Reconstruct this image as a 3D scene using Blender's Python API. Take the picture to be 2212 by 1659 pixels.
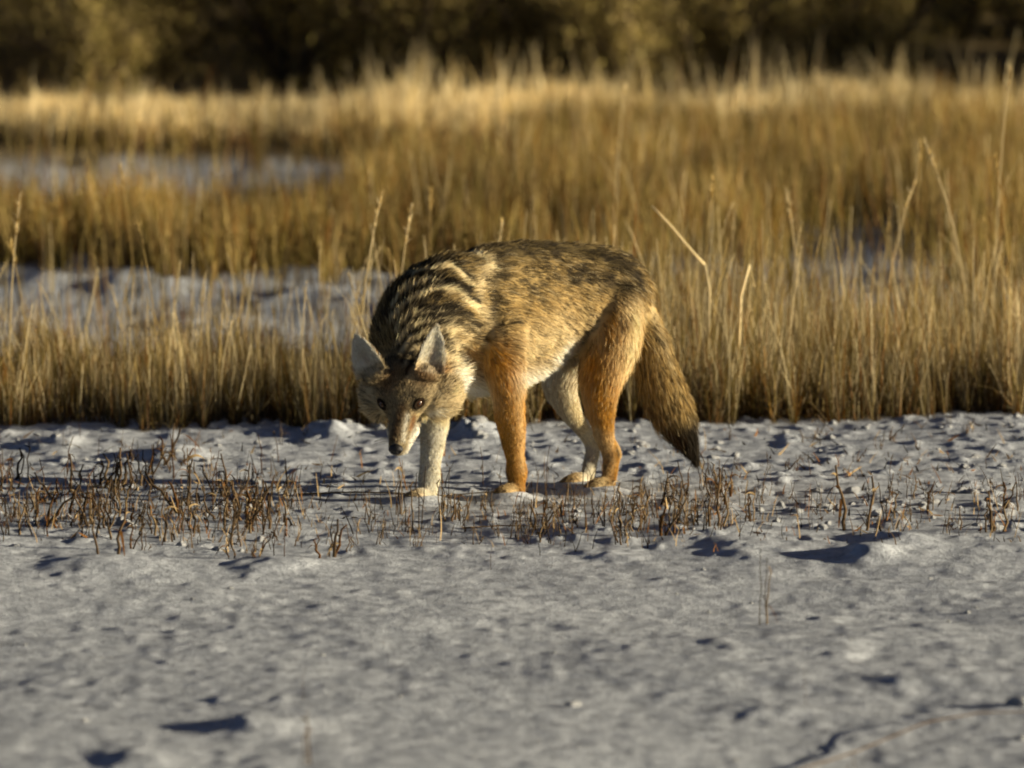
import bpy, math, random
import numpy as np
from mathutils import Vector, Matrix
from mathutils.bvhtree import BVHTree

for _o in list(bpy.data.objects):
    bpy.data.objects.remove(_o)
scene = bpy.context.scene
COL = scene.collection
rng = np.random.default_rng(11)
random.seed(11)

# ------------------------------------------------------------------ camera
DIST, DELTA = 25.0, math.radians(5.0)
CAM = Vector((0.0, -DIST, DIST * math.tan(DELTA)))
PITCH = math.radians(4.40)
FOCAL = 380.8
cam_d = bpy.data.cameras.new('camera')
cam_d.sensor_width = 36.0
cam_d.lens = FOCAL
cam_d.clip_start = 0.5
cam_d.clip_end = 4000.0
cam_d.dof.use_dof = True
cam_d.dof.focus_distance = 24.5
cam_d.dof.aperture_fstop = 5.8
cam = bpy.data.objects.new('camera', cam_d)
cam.location = CAM
cam.rotation_euler = (math.radians(90) - PITCH, 0, 0)
COL.objects.link(cam)
scene.camera = cam

# ------------------------------------------------------------------ sky and sun
SUN_EL = math.radians(7.8)
SUN_AZ = math.radians(7.0)           # sun stands to the right, a little towards the viewer
sun_dir = Vector((math.cos(SUN_AZ) * math.cos(SUN_EL), -math.sin(SUN_AZ) * math.cos(SUN_EL), math.sin(SUN_EL)))
world = bpy.data.worlds.new('World')
scene.world = world
world.use_nodes = True
wn = world.node_tree
for n in list(wn.nodes):
    wn.nodes.remove(n)
sky = wn.nodes.new('ShaderNodeTexSky')
sky.sky_type = 'NISHITA'
sky.sun_disc = False
sky.sun_elevation = SUN_EL
sky.sun_rotation = math.radians(90) + SUN_AZ
sky.altitude = 2200
sky.air_density = 0.22
sky.dust_density = 0.7
sky.ozone_density = 0.3
bg = wn.nodes.new('ShaderNodeBackground')
bg.inputs['Strength'].default_value = 0.05
wo = wn.nodes.new('ShaderNodeOutputWorld')
wn.links.new(sky.outputs[0], bg.inputs[0])
wn.links.new(bg.outputs[0], wo.inputs[0])
sl = bpy.data.lights.new('sun', 'SUN')
sl.energy = 5.0
sl.angle = math.radians(0.5)
sl.color = (1.0, 0.87, 0.63)
sun = bpy.data.objects.new('sun', sl)
sun.rotation_euler = (-sun_dir).to_track_quat('-Z', 'Y').to_euler()
sun.location = (20, -5, 12)
COL.objects.link(sun)

vs = scene.view_settings
vs.view_transform = 'Standard'
vs.look = 'None'
vs.gamma = 1.0
vs.exposure = 0.97
vs.use_curve_mapping = False
scene.cycles.use_denoising = True
scene.cycles.filter_width = 2.0
scene.cycles.max_bounces = 6
scene.cycles.diffuse_bounces = 3

# ------------------------------------------------------------------ maths helpers
CP, SP = math.cos(PITCH), math.sin(PITCH)
K = (18.0 / FOCAL) / 1106.0          # tangent per picture unit (picture is 2212 x 1659 units)

def ray(px, py):
    a = (px - 1106.0) * K
    b = -(py - 829.5) * K
    return np.array((a, CP + b * SP, -SP + b * CP))

def P(px, py, y):                    # point seen at (px,py) standing at depth y
    d = ray(px, py)
    t = (y + DIST) / d[1]
    return np.array((d[0] * t, y, CAM.z + d[2] * t))

def G(px, py):                       # the same, on the ground
    d = ray(px, py)
    t = -CAM.z / d[2]
    return np.array((d[0] * t, -DIST + d[1] * t, 0.0))

UNIT = 0.00107                       # metres per picture unit at the coyote

def _hash(ix, iy, iz, seed):
    h = (ix * 374761393 + iy * 668265263 + iz * 1274126177 + seed * 362437) & 0xFFFFFFFF
    h = ((h ^ (h >> 13)) * 1274126177) & 0xFFFFFFFF
    h = ((h ^ (h >> 16)) * 2246822519) & 0xFFFFFFFF
    return ((h ^ (h >> 15)) & 0xFFFFFF) / float(0xFFFFFF)

def vnoise(x, y, z=0.0, seed=0):
    x = np.asarray(x, float); y = np.asarray(y, float); z = np.zeros_like(x) + z
    ix, iy, iz = np.floor(x).astype(np.int64), np.floor(y).astype(np.int64), np.floor(z).astype(np.int64)
    fx, fy, fz = x - ix, y - iy, z - iz
    fx = fx * fx * fx * (fx * (fx * 6 - 15) + 10); fy = fy * fy * fy * (fy * (fy * 6 - 15) + 10); fz = fz * fz * (3 - 2 * fz)
    r = 0
    for dz in (0, 1):
        for dy in (0, 1):
            for dx in (0, 1):
                w = (fx if dx else 1 - fx) * (fy if dy else 1 - fy) * (fz if dz else 1 - fz)
                r = r + w * _hash(ix + dx, iy + dy, iz + dz, seed)
    return r * 2 - 1

def fbm(x, y, z=0.0, seed=0, octv=4, gain=0.5):
    r, a, f = 0, 1.0, 1.0
    for o in range(octv):
        r = r + a * vnoise(np.asarray(x) * f + 17.3 * o, np.asarray(y) * f - 9.1 * o, np.asarray(z) * f, seed + o * 7)
        a *= gain; f *= 2.03
    return r

def sstep(a, b, x):
    t = np.clip((np.asarray(x, float) - a) / (b - a), 0, 1)
    return t * t * (3 - 2 * t)

# ------------------------------------------------------------------ object helpers
def mesh_np(name, verts, tris=None, quads=None, smooth=False, col=None):
    verts = np.asarray(verts, np.float32)
    me = bpy.data.meshes.new(name)
    nt = 0 if tris is None else len(tris)
    nq = 0 if quads is None else len(quads)
    idx = []
    if nt: idx.append(np.asarray(tris, np.int32).ravel())
    if nq: idx.append(np.asarray(quads, np.int32).ravel())
    idx = np.concatenate(idx)
    me.vertices.add(len(verts)); me.vertices.foreach_set('co', verts.ravel())
    me.loops.add(len(idx)); me.loops.foreach_set('vertex_index', idx)
    me.polygons.add(nt + nq)
    starts = np.concatenate([np.arange(nt) * 3, nt * 3 + np.arange(nq) * 4]).astype(np.int32)
    me.polygons.foreach_set('loop_start', starts)
    me.polygons.foreach_set('loop_total', np.concatenate([np.full(nt, 3), np.full(nq, 4)]).astype(np.int32))
    if smooth:
        me.polygons.foreach_set('use_smooth', np.ones(nt + nq, bool))
    me.update(calc_edges=True)
    if col is not None:
        a = me.color_attributes.new('Col', 'FLOAT_COLOR', 'POINT')
        c = np.ones((len(verts), 4), np.float32); c[:, :3] = col
        a.data.foreach_set('color', c.ravel())
    return me

def obj(name, me, mat=None, parent=None, loc=None):
    if mat is not None and len(me.materials) == 0:
        me.materials.append(mat)
    o = bpy.data.objects.new(name, me)
    COL.objects.link(o)
    if parent is not None: o.parent = parent
    if loc is not None: o.location = loc
    return o

def tag(o, label=None, cat=None, group=None, kind=None):
    if label: o['label'] = label
    if cat: o['category'] = cat
    if group: o['group'] = group
    if kind: o['kind'] = kind
    return o

def copy_tree(o, parent=None):
    c = o.copy(); COL.objects.link(c); c.parent = parent
    for ch in o.children:
        copy_tree(ch, c)
    return c

# ------------------------------------------------------------------ materials
def new_mat(name):
    m = bpy.data.materials.new(name); m.use_nodes = True
    return m, m.node_tree, m.node_tree.nodes['Principled BSDF']

def mat_vcol(name, rough=0.8, spec=0.2, transl=0.0):
    m, nt, b = new_mat(name)
    a = nt.nodes.new('ShaderNodeAttribute'); a.attribute_name = 'Col'
    nt.links.new(a.outputs['Color'], b.inputs['Base Color'])
    b.inputs['Roughness'].default_value = rough
    b.inputs['Specular IOR Level'].default_value = spec
    if transl > 0:
        tr = nt.nodes.new('ShaderNodeBsdfTranslucent')
        mx = nt.nodes.new('ShaderNodeMixShader'); mx.inputs[0].default_value = transl
        nt.links.new(a.outputs['Color'], tr.inputs['Color'])
        nt.links.new(b.outputs[0], mx.inputs[1]); nt.links.new(tr.outputs[0], mx.inputs[2])
        nt.links.new(mx.outputs[0], nt.nodes['Material Output'].inputs['Surface'])
    return m

def mat_noise(name, c1, c2, scale, rough=0.8, spec=0.2, bump=0.0, bscale=40.0):
    m, nt, b = new_mat(name)
    tc = nt.nodes.new('ShaderNodeTexCoord')
    no = nt.nodes.new('ShaderNodeTexNoise'); no.inputs['Scale'].default_value = scale; no.inputs['Detail'].default_value = 5
    mx = nt.nodes.new('ShaderNodeMix'); mx.data_type = 'RGBA'
    mx.inputs['A'].default_value = (*c1, 1); mx.inputs['B'].default_value = (*c2, 1)
    rp = nt.nodes.new('ShaderNodeMapRange'); rp.inputs['From Min'].default_value = 0.35; rp.inputs['From Max'].default_value = 0.65
    nt.links.new(tc.outputs['Object'], no.inputs['Vector'])
    nt.links.new(no.outputs['Fac'], rp.inputs['Value']); nt.links.new(rp.outputs[0], mx.inputs['Factor'])
    nt.links.new(mx.outputs['Result'], b.inputs['Base Color'])
    b.inputs['Roughness'].default_value = rough; b.inputs['Specular IOR Level'].default_value = spec
    if bump:
        n2 = nt.nodes.new('ShaderNodeTexNoise'); n2.inputs['Scale'].default_value = bscale; n2.inputs['Detail'].default_value = 6
        bp = nt.nodes.new('ShaderNodeBump'); bp.inputs['Strength'].default_value = bump; bp.inputs['Distance'].default_value = 0.01
        nt.links.new(tc.outputs['Object'], n2.inputs['Vector']); nt.links.new(n2.outputs['Fac'], bp.inputs['Height'])
        nt.links.new(bp.outputs[0], b.inputs['Normal'])
    return m

def mat_snow(name, litter):
    m, nt, b = new_mat(name)
    L = nt.links
    tc = nt.nodes.new('ShaderNodeTexCoord')
    n1 = nt.nodes.new('ShaderNodeTexNoise'); n1.inputs['Scale'].default_value = 22.0; n1.inputs['Detail'].default_value = 8; n1.inputs['Roughness'].default_value = 0.7
    mp = nt.nodes.new('ShaderNodeMapping'); mp.inputs['Scale'].default_value = (1.0, 0.55, 1.0) if litter else (1, 1, 1)
    L.new(tc.outputs['Object'], mp.inputs['Vector'])
    L.new(mp.outputs[0], n1.inputs['Vector'])
    mx = nt.nodes.new('ShaderNodeMix'); mx.data_type = 'RGBA'
    mx.inputs['A'].default_value = (0.40, 0.43, 0.48, 1) if litter else (0.82, 0.84, 0.86, 1); mx.inputs['B'].default_value = (0.80, 0.845, 0.91, 1) if litter else (0.9, 0.91, 0.93, 1)
    n1r = nt.nodes.new('ShaderNodeMapRange'); n1r.inputs['From Min'].default_value = 0.36; n1r.inputs['From Max'].default_value = 0.64
    L.new(n1.outputs['Fac'], n1r.inputs['Value']); L.new(n1r.outputs[0], mx.inputs['Factor'])
    out = mx.outputs['Result']
    if litter:
        at = nt.nodes.new('ShaderNodeAttribute'); at.attribute_name = 'litter'
        n3 = nt.nodes.new('ShaderNodeTexNoise'); n3.inputs['Scale'].default_value = 14.0; n3.inputs['Detail'].default_value = 8
        L.new(tc.outputs['Object'], n3.inputs['Vector'])
        ml = nt.nodes.new('ShaderNodeMix'); ml.data_type = 'RGBA'
        ml.inputs['A'].default_value = (0.10, 0.07, 0.03, 1); ml.inputs['B'].default_value = (0.26, 0.19, 0.09, 1)
        L.new(n3.outputs['Fac'], ml.inputs['Factor'])
        m2 = nt.nodes.new('ShaderNodeMix'); m2.data_type = 'RGBA'
        L.new(at.outputs['Fac'], m2.inputs['Factor']); L.new(out, m2.inputs['A']); L.new(ml.outputs['Result'], m2.inputs['B'])
        out = m2.outputs['Result']
    L.new(out, b.inputs['Base Color'])
    b.inputs['Roughness'].default_value = 0.55
    b.inputs['Specular IOR Level'].default_value = 0.25
    n2 = nt.nodes.new('ShaderNodeTexNoise'); n2.inputs['Scale'].default_value = 30.0; n2.inputs['Detail'].default_value = 8; n2.inputs['Roughness'].default_value = 0.72
    L.new(mp.outputs[0], n2.inputs['Vector'])
    bp = nt.nodes.new('ShaderNodeBump'); bp.inputs['Strength'].default_value = 1.0; bp.inputs['Distance'].default_value = 0.026
    L.new(n2.outputs['Fac'], bp.inputs['Height']); L.new(bp.outputs[0], b.inputs['Normal'])
    return m

M_SNOW = mat_snow('snow_ground', True)
M_CLOD = mat_snow('snow_clod', False)
M_GRASS = mat_vcol('dry_grass', 0.75, 0.15, 0.30)
M_STEM = mat_vcol('dead_stem', 0.8, 0.15, 0.0)
M_SKIN = mat_vcol('coyote_skin', 0.8, 0.1, 0.0)
M_FUR = mat_vcol('coyote_fur', 0.7, 0.15, 0.30)
M_LEAF = mat_vcol('shrub_leaf', 0.8, 0.1, 0.1)
M_BARK = mat_noise('shrub_bark', (0.06, 0.045, 0.03), (0.12, 0.09, 0.06), 30, 0.9, 0.1, 0.3, 60)

# ------------------------------------------------------------------ ground
MOUNDS = []   # x, y, sx, sy, height
def mound(px, py, wx, dy, h):
    g = G(px, py); MOUNDS.append((g[0], g[1], wx * UNIT, dy, h))
for _m in [(1885, 1200, 60, 0.15, 0.026), (1935, 1170, 50, 0.16, 0.018), (1600, 1185, 90, 0.20, 0.012), (548, 1570, 70, 0.16, 0.022), (290, 1650, 60, 0.15, 0.014), (1310, 1192, 50, 0.10, 0.010),
           (1020, 935, 55, 0.22, 0.036), (705, 930, 48, 0.2, 0.030), (370, 980, 60, 0.18, 0.022), (120, 950, 60, 0.18, 0.018), (580, 1215, 80, 0.2, 0.014), (200, 1225, 110, 0.25, 0.014),
           (1250, 1150, 70, 0.2, 0.010), (1500, 1150, 120, 0.2, 0.012), (2020, 1480, 110, 0.10, 0.014), (1640, 1532, 90, 0.09, 0.010)]:
    mound(*_m)
PAWS = []

def terrain(x, y):
    x = np.asarray(x, float); y = np.asarray(y, float)
    near = 1 - sstep(9, 16, np.abs(y))
    z = 0.018 * fbm(x / 1.7, y / 1.9, seed=3, octv=2)
    # wind crust, steeper on one side
    wx = x + 0.10 * vnoise(x / 0.5, y / 0.6, seed=21)
    s = fbm(wx / 0.30, y / 0.42, seed=5, octv=3)
    z = z + near * 0.0028 * (np.abs(s) ** 0.8 * np.sign(s))
    r = vnoise(wx / 0.13, y / 0.26, seed=9)
    z = z + near * 0.0010 * r
    # lumpier in the stubble strip
    strip = sstep(-1.75, -0.9, y) * (1 - sstep(3.2, 4.5, y))
    z = z + strip * 0.0075 * np.maximum(0, fbm(x / 0.045, y / 0.10, seed=31, octv=3) - 0.35)
    z = z + near * 0.0012 * fbm(x / 0.038, y / 0.060, seed=13, octv=2)
    cr = vnoise(x / 0.040, y / 0.075, seed=51) + 0.35 * vnoise(x / 0.25, y / 0.5, seed=52)
    z = z + near * 0.0035 * np.maximum(0, cr - 0.45)
    cr = vnoise(x / 0.11, y / 0.16, seed=53) + 0.3 * vnoise(x / 0.6, y / 0.9, seed=54)
    z = z + near * 0.005 * np.maximum(0, cr - 0.55)
    hw = vnoise((x + 0.05 * vnoise(x / 0.09, y / 0.12, seed=62)) / 0.26, y / 0.23 + 0.25 * x, seed=61) + 0.35 * vnoise(x / 0.9, y / 1.1, seed=63)
    z = z - near * (1 - strip) * 0.0055 * sstep(0.25, 1.05, hw)
    lump = sstep(4.6, 5.6, y) * (1 - sstep(17, 20, y))
    z = z + lump * 0.020 * np.maximum(0, fbm(x / 0.28, y / 0.5, seed=64, octv=3) + 0.1)
    xw = x + 0.03 * vnoise(x / 0.05, y / 0.09, seed=60)
    for (mx, my, sx, sy, h) in MOUNDS:
        dx = (xw - mx) / np.where(x < mx, sx * 0.75, sx * 1.3)
        z = z + h * np.exp(-(dx ** 2 + ((y - my) / sy) ** 2))
    z = z + 0.25 * np.maximum(0, (y - 22) / 30) ** 2 + 0 * x
    for (qx, qy) in PAWS:
        d2 = ((x - qx) / 0.06) ** 2 + ((y - qy) / 0.09) ** 2
        w = np.exp(-d2 ** 2)
        z = z * (1 - w) + 0.017 * w
    return z

def tz(x, y):
    return float(terrain(np.array([x]), np.array([y]))[0])

# ------------------------------------------------------------------ where the grass grows
Y_EDGE = G(1000, 912)[1]
def py_of_ground(y):                 # picture height of flat ground at depth y
    ang = math.atan2(CAM.z, 1) * 0
    t = np.arctan2(CAM.z, (y + DIST)) - PITCH
    return 829.5 + np.tan(t) / K
def px_of(x, y):
    return 1106 + x / (y + DIST) / K * CP

def grass_zone(x, y):
    """density 0..1 and height factor of the dry grass at a place"""
    px = px_of(x, y); py = py_of_ground(y)
    wob = 18 * vnoise(px / 90.0, py / 40.0, seed=41) + 14 * vnoise(px / 22.0, py / 14.0, seed=42)
    edge = 912 - 0.012 * (px - 1106) * (px > 1106) + wob * 0.7
    front = (py < edge)
    shift = 330 * ((py < 812 + wob) & (py > 555 + wob)) + 360 * ((py < 425 + wob) & (py > 322 + wob))
    right = sstep(690, 860, px - shift + wob * 2.5)
    # where the grass opens to bare snow
    b1 = (py > 810 + wob)                                  # first strip
    b2 = (py < 578 + wob) & (py > 515 + wob)               # second strip
    b3 = (py < 322 + wob * 0.6)                                  # far pale strip
    left_d = np.where(b1, 1.0, np.where(b2, 0.95, np.where(b3, 1.0, 0.02)))
    gapr = np.exp(-(((px - 1850) / 190) ** 4 + ((py - 600) / 150) ** 4))
    gapm = np.exp(-(((px - 1400) / 330) ** 2 + ((py - 600) / 70) ** 2))
    right_d = np.where(py > 775 + wob, 0.97, np.where(py > 560 + wob, 0.16, np.where(py > 420 + wob, 0.7, np.where(py > 330 + wob, 0.4, 1.0)))) * (1 - 0.95 * gapr) * (1 - 0.5 * gapm)
    d = left_d * (1 - right) + right_d * right
    d = d * front * (py > 272 + wob)
    return d, px, py, right

# ground sheet -------------------------------------------------------
def graded(fine_lo, fine_hi, step, far_lo, far_hi, grow):
    v = list(np.arange(fine_lo, fine_hi + step * 0.5, step))
    s = step; a = fine_hi
    hi = []
    while a < far_hi:
        s *= grow; a += s; hi.append(a)
    s = step; a = fine_lo
    lo = []
    while a > far_lo:
        s *= grow; a -= s; lo.append(a)
    return np.array(lo[::-1] + v + hi)

def build_ground():
    xs = graded(-1.75, 1.75, 0.0085, -900, 900, 1.09)
    ys = graded(-6.2, 4.2, 0.027, -60, 1500, 1.06)
    X, Y = np.meshgrid(xs, ys)
    Z = terrain(X, Y)
    nx, ny = len(xs), len(ys)
    v = np.stack([X.ravel(), Y.ravel(), Z.ravel()], 1)
    i = np.arange((nx - 1) * (ny - 1)); r, c = i // (nx - 1), i % (nx - 1)
    a = r * nx + c
    q = np.stack([a, a + 1, a + nx + 1, a + nx], 1)
    me = mesh_np('snow_ground', v, quads=q, smooth=True)
    d, px, py, right = grass_zone(X.ravel(), Y.ravel())
    lit = np.clip(d * 1.1, 0, 1) * (0.75 + 0.25 * vnoise(X.ravel() / 0.2, Y.ravel() / 0.3, seed=77))
    lit = np.maximum(lit, sstep(13.0, 14.2, Y.ravel()))
    lit[np.abs(X.ravel()) > 60] = np.maximum(lit[np.abs(X.ravel()) > 60], sstep(3, 12, Y.ravel()[np.abs(X.ravel()) > 60]))
    at = me.attributes.new('litter', 'FLOAT', 'POINT'); at.data.foreach_set('value', lit.astype(np.float32))
    o = obj('snow_ground', me, M_SNOW)
    tag(o, 'wind-crusted snow field with grassy patches under the coyote', kind='structure')

# ------------------------------------------------------------------ ribbons (grass, stalks, fur)
def ribbons(root, direc, length, width, side, bend, col_root, col_tip, segs=2, tip_w=0.0):
    """root (n,3), direc unit (n,3), side unit (n,3), bend (n,3) displacement at the tip in units of length"""
    n = len(root)
    vs_, cs_ = [], []
    for k in range(segs + 1):
        t = k / segs
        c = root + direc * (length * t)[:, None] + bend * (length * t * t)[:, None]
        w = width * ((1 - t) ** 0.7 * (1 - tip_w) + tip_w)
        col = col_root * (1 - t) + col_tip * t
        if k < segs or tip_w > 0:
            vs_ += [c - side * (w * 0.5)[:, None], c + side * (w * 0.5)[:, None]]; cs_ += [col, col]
        else:
            vs_ += [c]; cs_ += [col]
    m = len(vs_)
    V = np.stack(vs_, 1).reshape(-1, 3); C = np.stack(cs_, 1).reshape(-1, 3)
    base = (np.arange(n) * m)[:, None]
    T = []
    for k in range(segs):
        a = 2 * k
        if a + 3 < m:
            T += [base + np.array([a, a + 1, a + 3]), base + np.array([a, a + 3, a + 2])]
        else:
            T += [base + np.array([a, a + 1, a + 2])]
    T = np.concatenate(T, 0)
    return V, T, C

def unit(v):
    return v / np.maximum(1e-9, np.linalg.norm(v, axis=-1, keepdims=True))

def grass_mass(name, label, y0, y1, n, hfun, cfun, width, xlim, seed):
    r = np.random.default_rng(seed)
    xm = xlim * (1 + (y1) / 40.0)
    N = n * 4
    x = r.uniform(-xm, xm, N); y = r.uniform(y0, y1, N)
    # tussocks
    x = x + 0.03 * r.normal(size=N); 
    d, px, py, right = grass_zone(x, y)
    clump = 0.35 + 0.65 * sstep(-0.35, 0.45, vnoise(x / 0.11, y / 0.16, seed=seed + 5) + 0.4 * vnoise(x / 0.5, y / 0.7, seed=seed + 6))
    keep = r.random(N) < d * clump
    keep &= (np.cumsum(keep) <= n)
    x, y, px, py, right = x[keep], y[keep], px[keep], py[keep], right[keep]
    n = len(x)
    z = terrain(x, y) - 0.004
    h = hfun(x, y, px, py, right, r, n)
    cr, ct = cfun(x, y, px, py, right, r, n)
    ton = 0.62 + 0.75 * sstep(-0.6, 0.6, vnoise(x / 0.22, y / 0.5, seed=seed + 9) + 0.5 * vnoise(x / 0.06, y / 0.1, seed=seed + 10))
    cr = cr * ton[:, None]; ct = ct * ton[:, None]
    yaw = r.uniform(-1.2, 1.2, n)
    side = np.stack([np.cos(yaw), np.sin(yaw), np.zeros(n)], 1)
    lean = r.normal(0, 0.10, (n, 2)); lean[:, 0] -= 0.02
    brk = r.random(n) < 0.16; lean[brk] += r.normal(0, 0.55, (brk.sum(), 2))
    di = unit(np.stack([lean[:, 0], lean[:, 1], np.ones(n)], 1))
    bd = np.stack([r.normal(0, 0.12, n), r.normal(0, 0.12, n), -np.abs(r.normal(0, 0.08, n))], 1)
    bd[brk, 0] += r.normal(0, 0.5, brk.sum()); bd[brk, 2] -= 0.35
    w = width * r.uniform(0.55, 1.35, n) * (1 + 0.012 * (y - 2))
    V, T, C = ribbons(np.stack([x, y, z], 1), di, h, w, side, bd, cr, ct, segs=2)
    o = obj(name, mesh_np(name, V, tris=T, col=C), M_GRASS)
    tag(o, label, 'grass', kind='stuff')
    return o

GOLD = np.array((0.56, 0.405, 0.150)); STRAW = np.array((0.80, 0.655, 0.37)); OLIVE = np.array((0.18, 0.132, 0.030)); BROWN = np.array((0.16, 0.10, 0.048)); RUST = np.array((0.36, 0.15, 0.025))

def mixc(cols, r, n):
    k = r.integers(0, len(cols), n)
    c = np.array(cols)[k]
    return c * r.uniform(0.7, 1.25, (n, 1))

def build_grass():
    def h_front(x, y, px, py, right, r, n):
        h = (0.15 + 0.045 * right) * (0.45 + 0.95 * r.random(n) ** 1.3) * (0.75 + 0.5 * sstep(-.5, .6, vnoise(x / 0.07, y / 0.1, seed=93)))
        return h * (1 + 0.25 * vnoise(x / 0.25, y / 0.4, seed=91))
    def c_front(x, y, px, py, right, r, n):
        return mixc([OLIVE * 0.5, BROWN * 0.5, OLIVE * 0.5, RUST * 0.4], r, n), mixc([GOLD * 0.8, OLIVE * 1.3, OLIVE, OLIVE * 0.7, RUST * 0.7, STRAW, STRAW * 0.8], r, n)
    ymid = G(1000, 700)[1]
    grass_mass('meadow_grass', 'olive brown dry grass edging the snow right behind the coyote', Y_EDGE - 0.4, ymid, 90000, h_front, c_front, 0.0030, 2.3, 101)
    yfar = G(1000, 325)[1]
    def h_mid(x, y, px, py, right, r, n):
        return (0.23 + 0.02 * right) * r.uniform(0.5, 1.2, n) * (1 + 0.25 * vnoise(x / 0.3, y / 0.5, seed=92))
    def c_mid(x, y, px, py, right, r, n):
        return mixc([OLIVE * 0.8, BROWN * 0.8, OLIVE], r, n), mixc([GOLD * 0.7, OLIVE * 1.3, OLIVE * 1.4, RUST * 0.8, GOLD], r, n)
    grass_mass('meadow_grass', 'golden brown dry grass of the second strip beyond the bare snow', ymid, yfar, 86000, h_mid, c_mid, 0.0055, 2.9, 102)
    yend = G(1000, 262)[1]
    def h_far(x, y, px, py, right, r, n):
        return (0.125 + 0.05 * right) * r.uniform(0.45, 1.25, n) + (0.12 + 0.13 * right) * (r.random(n) < 0.05) * r.random(n)
    def c_far(x, y, px, py, right, r, n):
        return mixc([STRAW, GOLD * 1.1], r, n), mixc([STRAW, STRAW * 1.15, GOLD * 1.2, STRAW], r, n)
    grass_mass('meadow_grass', 'pale straw coloured grass at the foot of the dark shrubs', yfar, yend, 46000, h_far, c_far, 0.0085, 4.0, 103)

    # thin upright stems standing over the whole meadow
    r = np.random.default_rng(140); N = 8500
    y = Y_EDGE + 13.0 * r.random(N) ** 1.7; x = r.uniform(-1, 1, N) * 2.1 * (1 + y / 25)
    d, px, py, right = grass_zone(x, y)
    k = r.random(N) < (0.06 + d) * (0.32 + 0.5 * right); x, y, right = x[k], y[k], right[k]; n = len(x)
    h = 0.14 + 0.20 * r.random(n) ** 1.8 + 0.14 * (r.random(n) < 0.08)
    yw = r.uniform(-1.2, 1.2, n)
    di = unit(np.stack([r.normal(0, .11, n), r.normal(0, .11, n), np.ones(n)], 1))
    c = mixc([STRAW, STRAW * 1.1, GOLD, STRAW * 0.9, RUST * 0.8], r, n)
    V, T, C = ribbons(np.stack([x, y, terrain(x, y) - .004], 1), di, h, r.uniform(0.0014, 0.0028, n) * (1 + 0.02 * y), np.stack([np.cos(yw), np.sin(yw), 0 * yw], 1),
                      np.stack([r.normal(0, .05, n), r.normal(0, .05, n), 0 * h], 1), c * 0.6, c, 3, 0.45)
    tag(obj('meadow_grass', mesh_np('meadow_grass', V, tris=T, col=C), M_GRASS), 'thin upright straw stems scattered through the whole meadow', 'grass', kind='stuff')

# ------------------------------------------------------------------ seed stalks
def tube(pts, rad, n=5, cap=True):
    pts = np.asarray(pts, float); rad = np.asarray(rad, float)
    t = np.gradient(pts, axis=0); t = unit(t)
    ref = np.array((0.0, 1.0, 0.0)) if abs(t[0][1]) < 0.9 else np.array((1.0, 0, 0))
    V, Q, T = [], [], []
    a = np.linspace(0, 2 * np.pi, n, endpoint=False)
    for i in range(len(pts)):
        u = unit(np.cross(t[i], ref)); w = np.cross(t[i], u)
        V.append(pts[i] + rad[i] * (np.cos(a)[:, None] * u + np.sin(a)[:, None] * w))
    V = np.concatenate(V)
    for i in range(len(pts) - 1):
        for k in range(n):
            Q.append((i * n + k, i * n + (k + 1) % n, (i + 1) * n + (k + 1) % n, (i + 1) * n + k))
    m = len(V)
    V = np.concatenate([V, pts[:1], pts[-1:]])
    for k in range(n):
        T.append((m, (k + 1) % n, k)); b = (len(pts) - 1) * n
        T.append((m + 1, b + k, b + (k + 1) % n))
    return V, np.array(T), np.array(Q)

class Parts:
    def __init__(s): s.v, s.t, s.q, s.c, s.n = [], [], [], [], 0
    def add(s, V, T=None, Q=None, C=(1, 1, 1)):
        s.v.append(V); s.c.append(np.zeros((len(V), 3)) + np.asarray(C))
        if T is not None and len(T): s.t.append(np.asarray(T) + s.n)
        if Q is not None and len(Q): s.q.append(np.asarray(Q) + s.n)
        s.n += len(V)
    def mesh(s, name, smooth=True):
        return mesh_np(name, np.concatenate(s.v), np.concatenate(s.t) if s.t else None, np.concatenate(s.q) if s.q else None, smooth, np.concatenate(s.c))

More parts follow.
